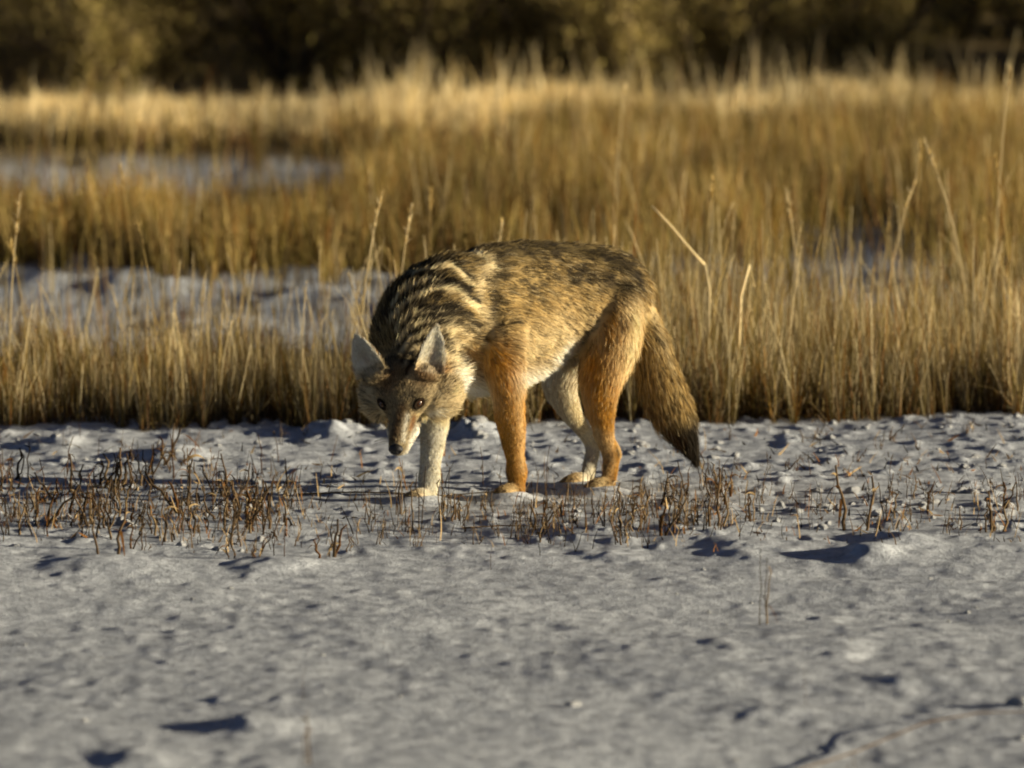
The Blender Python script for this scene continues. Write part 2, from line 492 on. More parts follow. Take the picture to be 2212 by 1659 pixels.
def stalk_meshes(h, lean, bow, r, head=0.09, col=STRAW, thick=0.0018):
    t = np.linspace(0, 1, 9)
    pts = np.stack([lean * h * t + bow * h * t ** 2.5, 0.3 * bow * h * t ** 2, h * t - 0.15 * abs(bow) * h * t ** 3], 1)
    rad = thick * (1.15 - 0.6 * t)
    p = Parts(); V, T, Q = tube(pts, rad, 5)
    tt = np.clip(V[:, 2:3] / h, 0, 1)
    p.add(V, T, Q, col * (0.55 + 0.5 * tt))
    stem = p.mesh('stem')
    hd = Parts()
    if head > 0:
        n = 46
        s = r.uniform(1 - head / h, 1.0, n)
        base = np.stack([np.interp(s, t, pts[:, k]) for k in range(3)], 1)
        dirv = unit(np.stack([r.normal(0.15 * np.sign(bow + 1e-6), 0.35, n), r.normal(0, 0.35, n), np.ones(n)], 1))
        yaw = r.uniform(0, 3.14, n)
        side = np.stack([np.cos(yaw), np.sin(yaw), np.zeros(n)], 1)
        c = mixc([col, col * 0.8, GOLD], r, n)
        V, T, C = ribbons(base, dirv, r.uniform(0.012, 0.026, n), r.uniform(0.002, 0.0042, n), side, r.normal(0, 0.15, (n, 3)), c, c * 1.1, 2)
        hd.add(V, T, None, C)
    blades = []
    for k in range(1):
        lf = Parts()
        s = r.uniform(0.15, 0.6)
        base = np.array([[np.interp(s, t, pts[:, j]) for j in range(3)]])
        sg = r.choice([-1, 1])
        V, T, C = ribbons(base, unit(np.array([[0.2 * sg, r.normal(0, .2), 0.95]])), np.array([h * r.uniform(0.2, 0.4)]), np.array([0.0026]),
                          np.array([[0.3, 1, 0.0]]) / 1.05, np.array([[0.25 * sg, 0, -0.2]]), np.array([col * 0.8]), np.array([col]), 5, 0.05)
        lf.add(V, T, None, C); blades.append(lf.mesh('blade'))
    return stem, (hd.mesh('seed_head') if head > 0 else None), blades

def make_stalk(px, py_base_y, py_top, label, lean=0.0, bow=0.05, head=0.09, col=STRAW, thick=0.0018, group=None, depth=None):
    """one tall stalk: base column px, depth, and the picture height its tip reaches"""
    y = depth
    x = P(px, 800, y)[0]
    z = tz(x, y)
    top = P(px, py_top, y)[2]
    h = max(0.12, top - z)
    r = np.random.default_rng(int(px * 7 + py_top))
    stem, hd, lf = stalk_meshes(h, lean, bow, r, head, col, thick)
    e = bpy.data.objects.new('grass_stalk', None); COL.objects.link(e); e.location = (x, y, z - 0.005)
    obj('stem', stem, M_GRASS, e)
    if hd: obj('seed_head', hd, M_GRASS, e)
    for bl in lf: obj('blade', bl, M_GRASS, e)
    tag(e, label, 'grass stalk', group)
    return e

def build_stalks():
    L = G(0, 905)[1]
    hand = [
        (18, 420, 0.6, 0.02, 'pale', 'tall straw stalk with thick seed head ahead of the coyote'),
        (62, 520, 0.9, -0.04, '', 'thin leaning stalk beside the tall thick-headed straw stalk'),
        (345, 478, 0.5, -0.04, '', 'slender bent-tipped stalk standing alone before the bare snow strip'),
        (295, 355, 2.5, -0.03, '', 'very tall thin stalk in front of the second grass strip'),
        (772, 408, 0.4, 0.04, 'pale', 'tall golden stalk with drooping seed head just behind the coyote\'s nape'),
        (852, 440, 0.6, 0.03, 'pale', 'straight seeding stalk rising behind the coyote\'s neck'),
        (930, 410, 2.5, 0.0, '', 'thin upright stalk over the coyote\'s shoulders'),
        (1062, 474, 0.8, 0.02, 'pale', 'short bright stalk behind the coyote\'s withers'),
        (1325, 175, 5.0, 0.02, 'pale', 'tallest blurred stalk reaching the dark shrubs above the coyote\'s rump'),
        (1335, 300, 3.0, -0.01, '', 'straight stalk behind the coyote\'s hips'),
        (1515, 380, 1.5, 0.02, '', 'upright stalk beyond the coyote\'s tail base'),
        (1730, 400, 2.0, -0.03, 'pale', 'forked pale stalk in the thick grass beyond the tail'),
        (1905, 372, 1.6, 0.06, 'pale', 'stalk folded like a gable in the thick grass'),
        (1975, 300, 2.5, 0.01, '', 'slim stalk beside the gable-folded one'),
        (2100, 290, 1.5, -0.07, 'pale', 'stalk with a nodding hooked head at the thick grass'),
        (2145, 130, 2.2, 0.02, 'pale', 'very tall pale stalk beside the hooked one'),
        (2190, 330, 1.2, -0.03, '', 'rust tinged stalk past the very tall pale one'),
    ]
    for (px, top, dy, bow, kd, lab) in hand:
        make_stalk(px, 0, top, lab, lean=bow * 0.6, bow=bow * 2.2, head=0.10 if kd else 0.06, col=STRAW * 1.1 if kd else GOLD * 1.15,
                   thick=0.0021 if kd else 0.0016, depth=Y_EDGE + dy)
    # a fallen diagonal stalk and a broken one
    y = Y_EDGE + 0.5
    a, b = P(1408, 445, y), P(1522, 572, y)
    p = Parts(); V, T, Q = tube(np.linspace(a, b, 6) + np.array([[0, 0, 0], [0, 0, .002], [0, 0, .003], [0, 0, 0], [0, 0, -.002], [0, 0, 0]]), np.linspace(0.0022, 0.0036, 6), 6)
    p.add(V, T, Q, STRAW * 1.15)
    V, T, Q = tube(np.array([b, b + np.array((0.012, 0.0, -0.06)), b + np.array((0.01, 0.01, -(b[2] - tz(b[0], y)) - .01))]), np.array([0.0034, 0.003, 0.003]), 6)
    p.add(V, T, Q, STRAW * 0.9)
    tag(obj('grass_stalk', p.mesh('grass_stalk'), M_GRASS), 'thick pale broken stalk slanting down behind the coyote\'s rump', 'grass stalk')
    y = Y_EDGE + 0.25
    p = Parts()
    k = P(1620, 572, y); l0 = P(1600, 640, y); l1 = P(1630, 620, y); g0 = np.array((l0[0] - 0.01, y, tz(l0[0], y) - .01))
    V, T, Q = tube(np.array([g0, l0, k, l1]), np.array([0.003, 0.0035, 0.004, 0.0012]), 6); p.add(V, T, Q, STRAW * 1.2)
    tag(obj('grass_stalk', p.mesh('grass_stalk'), M_GRASS), 'bright stalk snapped into an upturned V beyond the tail', 'grass stalk')
    # scattered stalks
    r = np.random.default_rng(5)
    vari = []
    for k in range(10):
        vari.append(stalk_meshes(1.0, r.normal(0, 0.04), r.normal(0, 0.09), r, 0.20, [STRAW, GOLD, GOLD * 0.9, STRAW * 0.9][k % 4], 0.0034))
    made = 0
    while made < 280:
        px = r.uniform(-250, 2460)
        right = px > 820
        dy = r.uniform(0.05, 2.2) if r.random() < 0.72 else r.uniform(2.2, 11)
        y = Y_EDGE + dy
        x = P(px, 800, y)[0]
        d = grass_zone(np.array([x]), np.array([y]))[0][0]
        if r.random() > d * (1.0 if right else 0.75): continue
        h = r.uniform(0.20, 0.40) * (1.15 if right else 0.95)
        st, hd, lf = vari[r.integers(0, 10)]
        e = bpy.data.objects.new('grass_stalk', None); COL.objects.link(e)
        e.location = (x, y, tz(x, y) - 0.005); e.rotation_euler = (r.normal(0, .05), r.normal(0, .07), r.uniform(0, 6.28))
        wd = 0.42 + 0.012 * dy
        e.scale = (wd, wd, h)
        obj('stem', st, M_GRASS, e); obj('seed_head', hd, M_GRASS, e)
        for bl in lf: obj('blade', bl, M_GRASS, e)
        zone = 'right behind the coyote' if abs(px - 1106) < 330 and dy < 2.2 else ('beyond the coyote\'s tail' if px > 1106 else 'ahead of the coyote')
        far = 'front edge of the meadow' if dy < 0.8 else ('front strip of the meadow' if dy < 2.2 else 'blurred rear of the meadow')
        size = 'short' if h < 0.28 else ('tall' if h > 0.38 else 'middling')
        tag(e, f'{size} thin straw seed stalk at the {far}, {zone}', 'grass stalk', 'seed stalks standing in the meadow grass')
        made += 1

# ------------------------------------------------------------------ stubble tufts in the snow
def make_tuft(kind, r):
    e = bpy.data.objects.new('stubble_tuft', None); COL.objects.link(e)
    ns = {0: 3, 1: 4, 2: 2, 3: 5, 4: 3, 5: 4, 6: 1, 7: 2}[kind]
    for k in range(ns):
        h = r.uniform(0.45, 1.0) if k else 1.0
        a = r.uniform(0, 6.28); lean = r.normal(0, 0.22, 2)
        b = np.array((0.16 * math.cos(a), 0.25 * math.sin(a), -0.08)) * (ns > 1)
        t = np.linspace(0, 1, 6)
        kink = r.normal(0, 0.05, (6, 3)); kink[0] = 0
        pts = b + np.stack([lean[0] * t * h, lean[1] * t * h, (h + 0.08) * t], 1) + kink * 0.6
        c = mixc([BROWN * 0.5, BROWN * 0.7, RUST * 0.25, BROWN * 0.35, np.array((0.22, 0.15, 0.075))], r, 1)[0]
        p = Parts(); V, T, Q = tube(pts, np.linspace(0.034, 0.017, 6) * r.uniform(0.6, 1.25), 6)
        grad = np.clip(V[:, 2:3], 0, 1)
        p.add(V, T, Q, c * (0.9 + 0.3 * vnoise(V[:, 0] * 30, V[:, 2] * 9, seed=k)[:, None]))
        st = obj('stem', p.mesh('stem'), M_STEM, e)
        # curled dry leaves hang from the stem
        for q in range(r.integers(1, 4) if kind != 6 else 1):
            lp = Parts()
            s = r.uniform(0.3, 0.98)
            base = np.array([[np.interp(s, t, pts[:, j]) for j in range(3)]])
            ang = r.uniform(0, 6.28)
            out = np.array((math.cos(ang), math.sin(ang) * 0.7, 0.0))
            di = unit(np.array([out * 0.8 + np.array((0, 0, r.uniform(0.1, 0.9)))]))
            sd = unit(np.cross(di, np.array([[0, 0, 1.0]])) + r.normal(0, .4, (1, 3)))
            cc = mixc([BROWN * 0.5, RUST * 0.35, np.array((0.28, 0.20, 0.10)), BROWN * 0.4], r, 1)
            V, T, C = ribbons(base, di, np.array([r.uniform(0.25, 0.6)]), np.array([r.uniform(0.035, 0.09)]), sd,
                              np.array([out * r.uniform(-0.2, 0.3) + np.array((0, 0, -r.uniform(0.5, 1.4)))]), cc, cc * 1.15, 6, 0.08)
            lp.add(V, T, None, C)
            obj('dry_leaf', lp.mesh('dry_leaf'), M_STEM, st)
    return e

def build_stubble():
    r = np.random.default_rng(23)
    protos = [make_tuft(k, r) for k in range(8)]
    used = set()
    def place(px, py, hpx, kind, label, group=None, wide=1.0):
        g = G(px, py); s = hpx * UNIT
        o = protos[kind] if kind not in used else copy_tree(protos[kind])
        used.add(kind)
        o.location = (g[0], g[1], tz(g[0], g[1]) - 0.002)
        o.scale = (s * wide, s * wide, s)
        o.rotation_euler = (0, 0, r.uniform(0, 6.28))
        for k in ('label', 'category', 'group'):
            if k in o: del o[k]
        tag(o, label, 'stubble', group)
    # singled out
    place(228, 1205, 95, 2, 'dark leaning stub at the foot of the stubble patch ahead of the coyote', wide=1.1)
    place(415, 1090, 125, 0, 'tall straw stub with a bent top in the stubble patch ahead of the muzzle', wide=0.8)
    place(705, 1195, 80, 3, 'sprawling brown tuft between the stubble patch and the coyote\'s forepaws', wide=1.2)
    place(745, 1185, 60, 7, 'small brown twin stub beside the sprawling tuft')
    place(1855, 1150, 140, 2, 'tall thick dark brown stub on the snow mound beyond the tail', wide=0.85)
    place(1915, 1130, 80, 4, 'crooked brown stub beside the tall dark one')
    place(2004, 1120, 70, 6, 'single short orange brown peg in the snow past the mound', wide=1.3)
    place(2062, 1150, 50, 7, 'pair of blackish pegs in shaded snow past the mound', wide=1.5)
    place(2150, 1155, 85, 1, 'brown tuft with leaning pegs past the blackish pair')
    place(2185, 1110, 75, 5, 'rust brown tuft furthest beyond the coyote\'s tail')
    place(1440, 1160, 90, 5, 'bushy brown tuft behind the hind paws')
    place(1545, 1150, 120, 1, 'tall thin brown tuft between hind paws and snow mound', wide=0.7)
    place(1615, 1135, 75, 0, 'open branching twig tuft before the snow mound')
    place(1030, 1170, 55, 7, 'tiny brown twin stub in the snow under the coyote\'s chest')
    place(905, 1140, 130, 4, 'thin crossed twigs in front of the coyote\'s pale forepaw', wide=0.5)
    place(860, 1110, 120, 0, 'thin dead weed right under the coyote\'s nose', wide=0.45)
    place(960, 1120, 110, 4, 'slanting thin weed beside the coyote\'s pale forepaw', wide=0.5)
    place(1043, 1050, 85, 6, 'lone nodding thin weed between the coyote\'s forelegs', wide=0.5)
    place(1180, 1070, 105, 6, 'lone thin upright weed before the belly of the coyote', wide=0.4)
    place(1650, 1340, 145, 4, 'sparse thin weed standing in the open snow', wide=0.35)
    place(665, 1659, 95, 0, 'thin weed at the near edge of the open snow', wide=0.4)
    place(655, 1510, 60, 6, 'short thin twig in the open snow', wide=0.4)
    place(1740, 1520, 60, 6, 'little twig by the long blue hollow in the snow', wide=0.5)
    place(1835, 1665, 50, 7, 'small curled brown stub beside the long fallen stem', wide=0.8)
    place(1060, 1220, 50, 6, 'tiny twig at the border of open snow', wide=0.5)
    # dense patches
    def patch(n, x0, x1, y0, y1, h0, h1, label, group, kinds=(0, 1, 2, 3, 4, 5, 6, 7), w=(0.6, 1.1), bias=None):
        k = 0
        while k < n:
            px, py = r.uniform(x0, x1), r.uniform(y0, y1)
            if bias is not None and r.random() > bias(px, py): continue
            hp, kd_ = r.uniform(h0, h1), int(r.choice(kinds))
            size = 'short' if hp < h0 + (h1 - h0) * 0.33 else ('tall' if hp > h0 + (h1 - h0) * 0.67 else 'mid-height')
            form = ['three-stemmed', 'four-stemmed', 'two-pronged', 'bushy', 'crooked', 'ragged', 'single', 'twin'][kd_]
            side_ = '' if y1 - y0 < 130 else (', grass side' if py < (y0 + y1) / 2 else ', open snow side')
            place(px, py, hp, kd_, f'{size} {form} {label}{side_}', group, r.uniform(*w)); k += 1
    patch(112, -90, 660, 985, 1205, 34, 98, 'brown stub in dense patch ahead of coyote', 'stubs in the patch ahead of the coyote', w=(0.7, 1.3),
          bias=lambda x, y: 0.25 + 0.75 * math.exp(-((y - 1120) / 60) ** 2))
    patch(34, 1130, 1400, 1090, 1175, 25, 75, 'brown stub in snow below the hind paws', 'stubs below the hind paws')
    patch(26, 1370, 1580, 1060, 1165, 28, 80, 'brown stub between hind paws and snow mound', 'stubs between hind paws and mound')
    patch(26, 1640, 2330, 1080, 1165, 22, 65, 'brown peg poking from lumpy snow around the mound', 'pegs around the mound', kinds=(2, 6, 7, 4))
    patch(34, 1530, 2330, 930, 1050, 12, 42, 'little brown peg in snow between tail and thick grass', 'pegs between tail and grass', kinds=(2, 6, 7, 3), w=(0.8, 1.5))
    patch(16, -90, 760, 935, 985, 20, 60, 'thin stub at the grass edge ahead of the coyote', 'stubs at the grass edge', kinds=(6, 7, 4), w=(0.4, 0.9))
    patch(34, 640, 1150, 1085, 1180, 22, 66, 'broken stub by the coyote\'s forepaws', 'stubs by the forepaws', kinds=(6, 7, 4, 0, 1), w=(0.6, 1.1))
    patch(12, 1330, 1540, 925, 1000, 14, 34, 'little stub behind the hanging tail tip', 'stubs behind the tail tip', kinds=(6, 7), w=(0.7, 1.2))
    # crumbs of dead leaf and stem strewn over the stubble strip
    n = 5200
    px = r.uniform(-260, 2470, n); py = r.uniform(905, 1175, n)
    dn = 0.20 + 0.8 * np.clip(np.exp(-((px - 300) / 330) ** 2 - ((py - 1090) / 80) ** 2) + 0.8 * np.exp(-((px - 1450) / 190) ** 2 - ((py - 1115) / 40) ** 2) + 0.8 * np.exp(-((px - 2000) / 300) ** 2 - ((py - 1040) / 90) ** 2), 0, 1)
    dn *= sstep(-0.35, 0.3, vnoise(px / 40, py / 14, seed=3))
    k = (r.random(n) < dn) & ~((px > 780) & (px < 1130) & (py > 940) & (r.random(n) < 0.75)); px, py = px[k], py[k]; n = len(px)
    gx = np.array([G(a, b) for a, b in zip(px, py)]); gx[:, 2] = terrain(gx[:, 0], gx[:, 1]) - 0.001
    di = unit(np.stack([r.normal(0, 1, n), r.normal(0, 1, n), np.abs(r.normal(0, 1.1, n))], 1))
    sd = unit(np.cross(di, r.normal(size=(n, 3))))
    cc = mixc([BROWN * 0.5, RUST * 0.4, BROWN * 0.35, (0.30, 0.21, 0.10), (0.10, 0.07, 0.04)], r, n)
    V, T, C = ribbons(gx, di, r.uniform(0.008, 0.034, n), r.uniform(0.0025, 0.007, n), sd, r.normal(0, 0.35, (n, 3)), cc, cc * 1.2, 3, 0.2)
    tag(obj('leaf_litter', mesh_np('leaf_litter', V, tris=T, col=C), M_STEM), 'brown crumbs of dead leaves strewn over the stubbly snow', 'leaf litter', kind='stuff')
    # countless thin twigs standing through the whole stubble strip
    n = 5200
    px = r.uniform(-200, 2420, n); py = 1118 + 52 * r.normal(size=n)
    dn = np.where(px < 660, 0.95, np.where(px < 1130, 0.34, np.where(px < 1580, 0.65, 0.36))) * sstep(-0.45, 0.35, vnoise(px / 45, py / 22, seed=7))
    k = (r.random(n) < dn) & (py < 1190 + 12 * np.sin(px / 60)) & (py > 935); px, py = px[k], py[k]; n = len(px)
    gx = np.array([G(a, b) for a, b in zip(px, py)]); gx[:, 2] = terrain(gx[:, 0], gx[:, 1]) - 0.002
    di = unit(np.stack([r.normal(0, .22, n), r.normal(0, .22, n), np.ones(n)], 1)); yw = r.uniform(-1.2, 1.2, n)
    cc = mixc([BROWN * 0.45, RUST * 0.4, BROWN * 0.6, (0.20, 0.14, 0.07), (0.30, 0.21, 0.10)], r, n)
    V, T, C = ribbons(gx, di, 0.012 + 0.055 * r.random(n) ** 2, r.uniform(0.0016, 0.0036, n), np.stack([np.cos(yw), np.sin(yw), 0 * yw], 1), r.normal(0, 0.25, (n, 3)), cc, cc * 1.2, 3, 0.3)
    tag(obj('stubble_twigs', mesh_np('stubble_twigs', V, tris=T, col=C), M_STEM), 'countless short thin twigs standing along the stubbly snow strip', 'twigs', kind='stuff')
    # long stems lying on the snow
    def lying(pts, rad, label, col):
        q = []
        for (px, py, up) in pts:
            g = G(px, py); q.append((g[0], g[1], tz(g[0], g[1]) + up))
        q = np.array(q); t = np.linspace(0, 1, len(q)); tt = np.linspace(0, 1, 24)
        q = np.stack([np.interp(tt, t, q[:, k]) for k in range(3)], 1)
        q[:, 2] = np.maximum(q[:, 2], terrain(q[:, 0], q[:, 1]) + rad)
        p = Parts(); V, T, Q = tube(q, np.linspace(rad, rad * 0.5, 24), 6); p.add(V, T, Q, col)
        o = obj('fallen_stem', p.mesh('fallen_stem'), M_STEM); tag(o, label, 'stem')
    lying([(1600, 1700, .004), (1850, 1620, .012), (2000, 1578, .02), (2120, 1562, .02), (2300, 1552, .008)], 0.0019, 'long brown stem arching over the open snow', BROWN * 0.6)
    lying([(640, 1070, .004), (760, 1070, .006), (850, 1076, .006), (960, 1078, .004), (1085, 1079, .004)], 0.0022, 'thin dark stem lying across the snow under the coyote\'s muzzle', BROWN)
    lying([(1000, 1138, .004), (1080, 1135, .006), (1160, 1136, .004)], 0.002, 'short stem lying before the coyote\'s forepaws', BROWN)

# ------------------------------------------------------------------ loose snow
def build_clods():
    r = np.random.default_rng(61)
    me_list = []
    import bmesh
    for k in range(6):
        bm = bmesh.new(); bmesh.ops.create_icosphere(bm, subdivisions=3, radius=1.0)
        for v in bm.verts:
            c = v.co
            n = float(fbm(np.array([c.x * 1.3 + k * 5]), np.array([c.y * 1.3]), np.array([c.z * 1.3]), seed=70 + k, octv=3)[0])
            v.co = c * (1 + 0.32 * n)
            v.co.z *= 0.75
        me = bpy.data.meshes.new('snow_clod'); bm.to_mesh(me); bm.free()
        me.polygons.foreach_set('use_smooth', np.ones(len(me.polygons), bool))
        me_list.append(me)
    def clod(px, py, rp, label, group=None):
        g = G(px, py); s = rp * UNIT
        o = obj('snow_clod', me_list[r.integers(0, 6)], M_CLOD)
        o.location = (g[0], g[1], tz(g[0], g[1]) + s * 0.25)
        o.scale = (s * r.uniform(0.9, 1.5), s * r.uniform(0.9, 1.5), s * r.uniform(0.7, 1.1)); o.rotation_euler = (0, 0, r.uniform(0, 6.28))
        tag(o, label, 'snow clod', group)
    clod(1238, 1520, 10, 'small white snow lump alone in the open snow')
    clod(2200, 1530, 16, 'white snow lump beside the long brown stem')
    clod(2205, 1592, 10, 'little snow lump below the long brown stem')
    def many(n, x0, x1, y0, y1, a, b, label, group):
        for k in range(n):
            rp = a + (b - a) * r.random() ** 2.5
            clod(r.uniform(x0, x1), r.uniform(y0, y1), rp, ('big ' if rp > a + (b - a) * 0.6 else ('small ' if rp < a + (b - a) * 0.2 else 'middling ')) + label, group)
    many(62, 1640, 2260, 1060, 1150, 3.5, 16, 'white snow clod among the pegs around the mound', 'clods around the mound')
    many(55, 1540, 2260, 895, 1040, 3, 11, 'white snow clod between tail and thick grass', 'clods between tail and grass')
    many(40, 660, 1060, 885, 960, 4, 17, 'white snow clod at the grass edge behind the forelegs', 'clods behind the forelegs')
    many(30, 1140, 1400, 900, 990, 3.5, 13, 'white snow clod behind the hind legs', 'clods behind the hind legs')
    many(60, -60, 650, 930, 1190, 3.5, 14, 'white snow clod in the stubble patch ahead of the coyote', 'clods in the stubble patch')
    many(26, 1180, 1560, 1080, 1160, 3.5, 12, 'white snow clod below the coyote\'s hind paws', 'clods below the hind paws')
    many(52, -100, 2300, 1215, 1650, 1.4, 6, 'tiny snow crumb on the open snow', 'crumbs on the open snow')

# ------------------------------------------------------------------ shrubs behind
def build_shrubs():
    r = np.random.default_rng(88)
    var = []
    for k in range(6):
        p = Parts(); lp = Parts()
        ends = []
        for s in range(11):
            a = r.uniform(0, 6.28); sp = r.uniform(0.15, 0.75)
            t = np.linspace(0, 1, 6)
            pts = np.stack([math.cos(a) * sp * t ** 1.3, math.sin(a) * sp * t ** 1.3, r.uniform(0.55, 0.9) * t], 1) + r.normal(0, 0.03, (6, 3)) * t[:, None]
            V, T, Q = tube(pts, np.linspace(0.03, 0.008, 6), 5); p.add(V, T, Q)
            for q in range(5):
                j = r.integers(2, 6); d = r.normal(0, 1, 3) * (1, 1, 0.6); d[2] = abs(d[2]); d = d / np.linalg.norm(d)
                e = pts[j] + d * r.uniform(0.1, 0.28)
                V, T, Q = tube(np.array([pts[j], (pts[j] + e) / 2 + r.normal(0, .01, 3), e]), np.array([0.009, 0.006, 0.003]), 4); p.add(V, T, Q)
                ends.append(e)
        ends = np.array(ends)
        n = 8500
        c = ends[r.integers(0, len(ends), n)] + r.normal(0, 0.075, (n, 3))
        c[:, 2] = np.abs(c[:, 2]); low = r.random(n) < 0.22; c[low, 2] *= r.random(low.sum()) * 0.7; c[low, :2] *= 0.8
        yaw = r.uniform(0, 6.28, n)
        side = np.stack([np.cos(yaw), np.sin(yaw), r.normal(0, .3, n)], 1); side = unit(side)
        di = unit(r.normal(0, 1, (n, 3)) + np.array((0, 0, 0.8)))
        tone = [0.75, 1.1, 0.9, 1.2, 0.8, 1.0][k] * (0.6 + 0.6 * sstep(-0.4, 0.5, vnoise(c[:, 0] * 4, c[:, 1] * 4, c[:, 2] * 4, seed=k + 300)))[:, None]
        col = mixc([(0.34, 0.27, 0.085), (0.37, 0.28, 0.10), (0.30, 0.245, 0.075), (0.41, 0.31, 0.13)], r, n) * tone
        V, T, C = ribbons(c, di, r.uniform(0.02, 0.05, n), r.uniform(0.010, 0.020, n), side, r.normal(0, .2, (n, 3)), col, col * 1.15, 2)
        lp.add(V, T, None, C)
        pm = p.mesh('stem'); pm.color_attributes.remove(pm.color_attributes[0])
        var.append((pm, lp.mesh('foliage', False)))
    yb = G(1000, 212)[1]
    spots = []
    for row, (dy, n, xm) in enumerate([(0.4, 24, 8.0), (1.6, 23, 8.5), (3.2, 21, 9.0), (5.6, 19, 10), (9, 16, 11), (14, 14, 13)]):
        for i in range(n):
            spots.append((row, -xm + 2 * xm * (i + 0.5) / n + r.normal(0, 0.16), yb + dy + r.uniform(-0.4, 0.4)))
    for (row, x, y) in spots:
        e = bpy.data.objects.new('shrub', None); COL.objects.link(e)
        st, fo = var[r.integers(0, 6)]
        obj('stem', st, M_BARK, e); obj('foliage', fo, M_LEAF, e)
        s = (0.70 + 0.16 * row) * r.uniform(0.7, 1.25)
        e.scale = (s * 1.1, s * 1.1, s); e.rotation_euler = (0, 0, r.uniform(0, 6.28)); e.location = (x, y, tz(x, y) - 0.03)
        nth = ['front', 'second', 'third', 'fourth', 'fifth', 'rearmost'][row]
        rs = s / (0.70 + 0.16 * row); size = 'low' if rs < 0.85 else ('tall' if rs > 1.1 else 'middling')
        tag(e, f'{size} dark olive shrub in the {nth} row of the blurred thicket behind the meadow', 'shrub', 'shrubs of the thicket behind the meadow')

# ------------------------------------------------------------------ the coyote
def loft(secs, nseg=24, up=np.array((0, 0, 1.0)), sub=4):
    """secs: list of (centre(3), half width, half height). Closed tube with elliptical sections"""
    C = np.array([s[0] for s in secs], float); W = np.array([s[1] for s in secs], float); H = np.array([s[2] for s in secs], float)
    m = len(C)
    # Catmull-Rom resample
    def cr(A):
        A = np.asarray(A, float); out = []
        for i in range(m - 1):
            p0, p1, p2, p3 = A[max(i - 1, 0)], A[i], A[i + 1], A[min(i + 2, m - 1)]
            for k in range(sub):
                t = k / sub
                out.append(0.5 * ((2 * p1) + (-p0 + p2) * t + (2 * p0 - 5 * p1 + 4 * p2 - p3) * t ** 2 + (-p0 + 3 * p1 - 3 * p2 + p3) * t ** 3))
        out.append(A[-1]); return np.array(out)
    C, W, H = cr(C), np.maximum(cr(W), 1e-3), np.maximum(cr(H), 1e-3)
    T = unit(np.gradient(C, axis=0))
    a = np.linspace(0, 2 * np.pi, nseg, endpoint=False)
    V = []
    for i in range(len(C)):
        sd = unit(np.cross(T[i], up)); uu = np.cross(sd, T[i])
        V.append(C[i] + W[i] * np.cos(a)[:, None] * sd + H[i] * np.sin(a)[:, None] * uu)
    # rounded ends
    c0 = C[0] - T[0] * min(W[0], H[0]) * 0.6; c1 = C[-1] + T[-1] * min(W[-1], H[-1]) * 0.6
    n = len(C)
    V = np.concatenate(V + [c0[None], c1[None]])
    F = []
    for i in range(n - 1):
        for k in range(nseg):
            F.append((i * nseg + k, i * nseg + (k + 1) % nseg, (i + 1) * nseg + (k + 1) % nseg, (i + 1) * nseg + k))
    for k in range(nseg):
        F.append((n * nseg, (k + 1) % nseg, k)); b = (n - 1) * nseg
        F.append((n * nseg + 1, b + k, b + (k + 1) % nseg))
    return V, F, C, T, np.maximum(W, H)

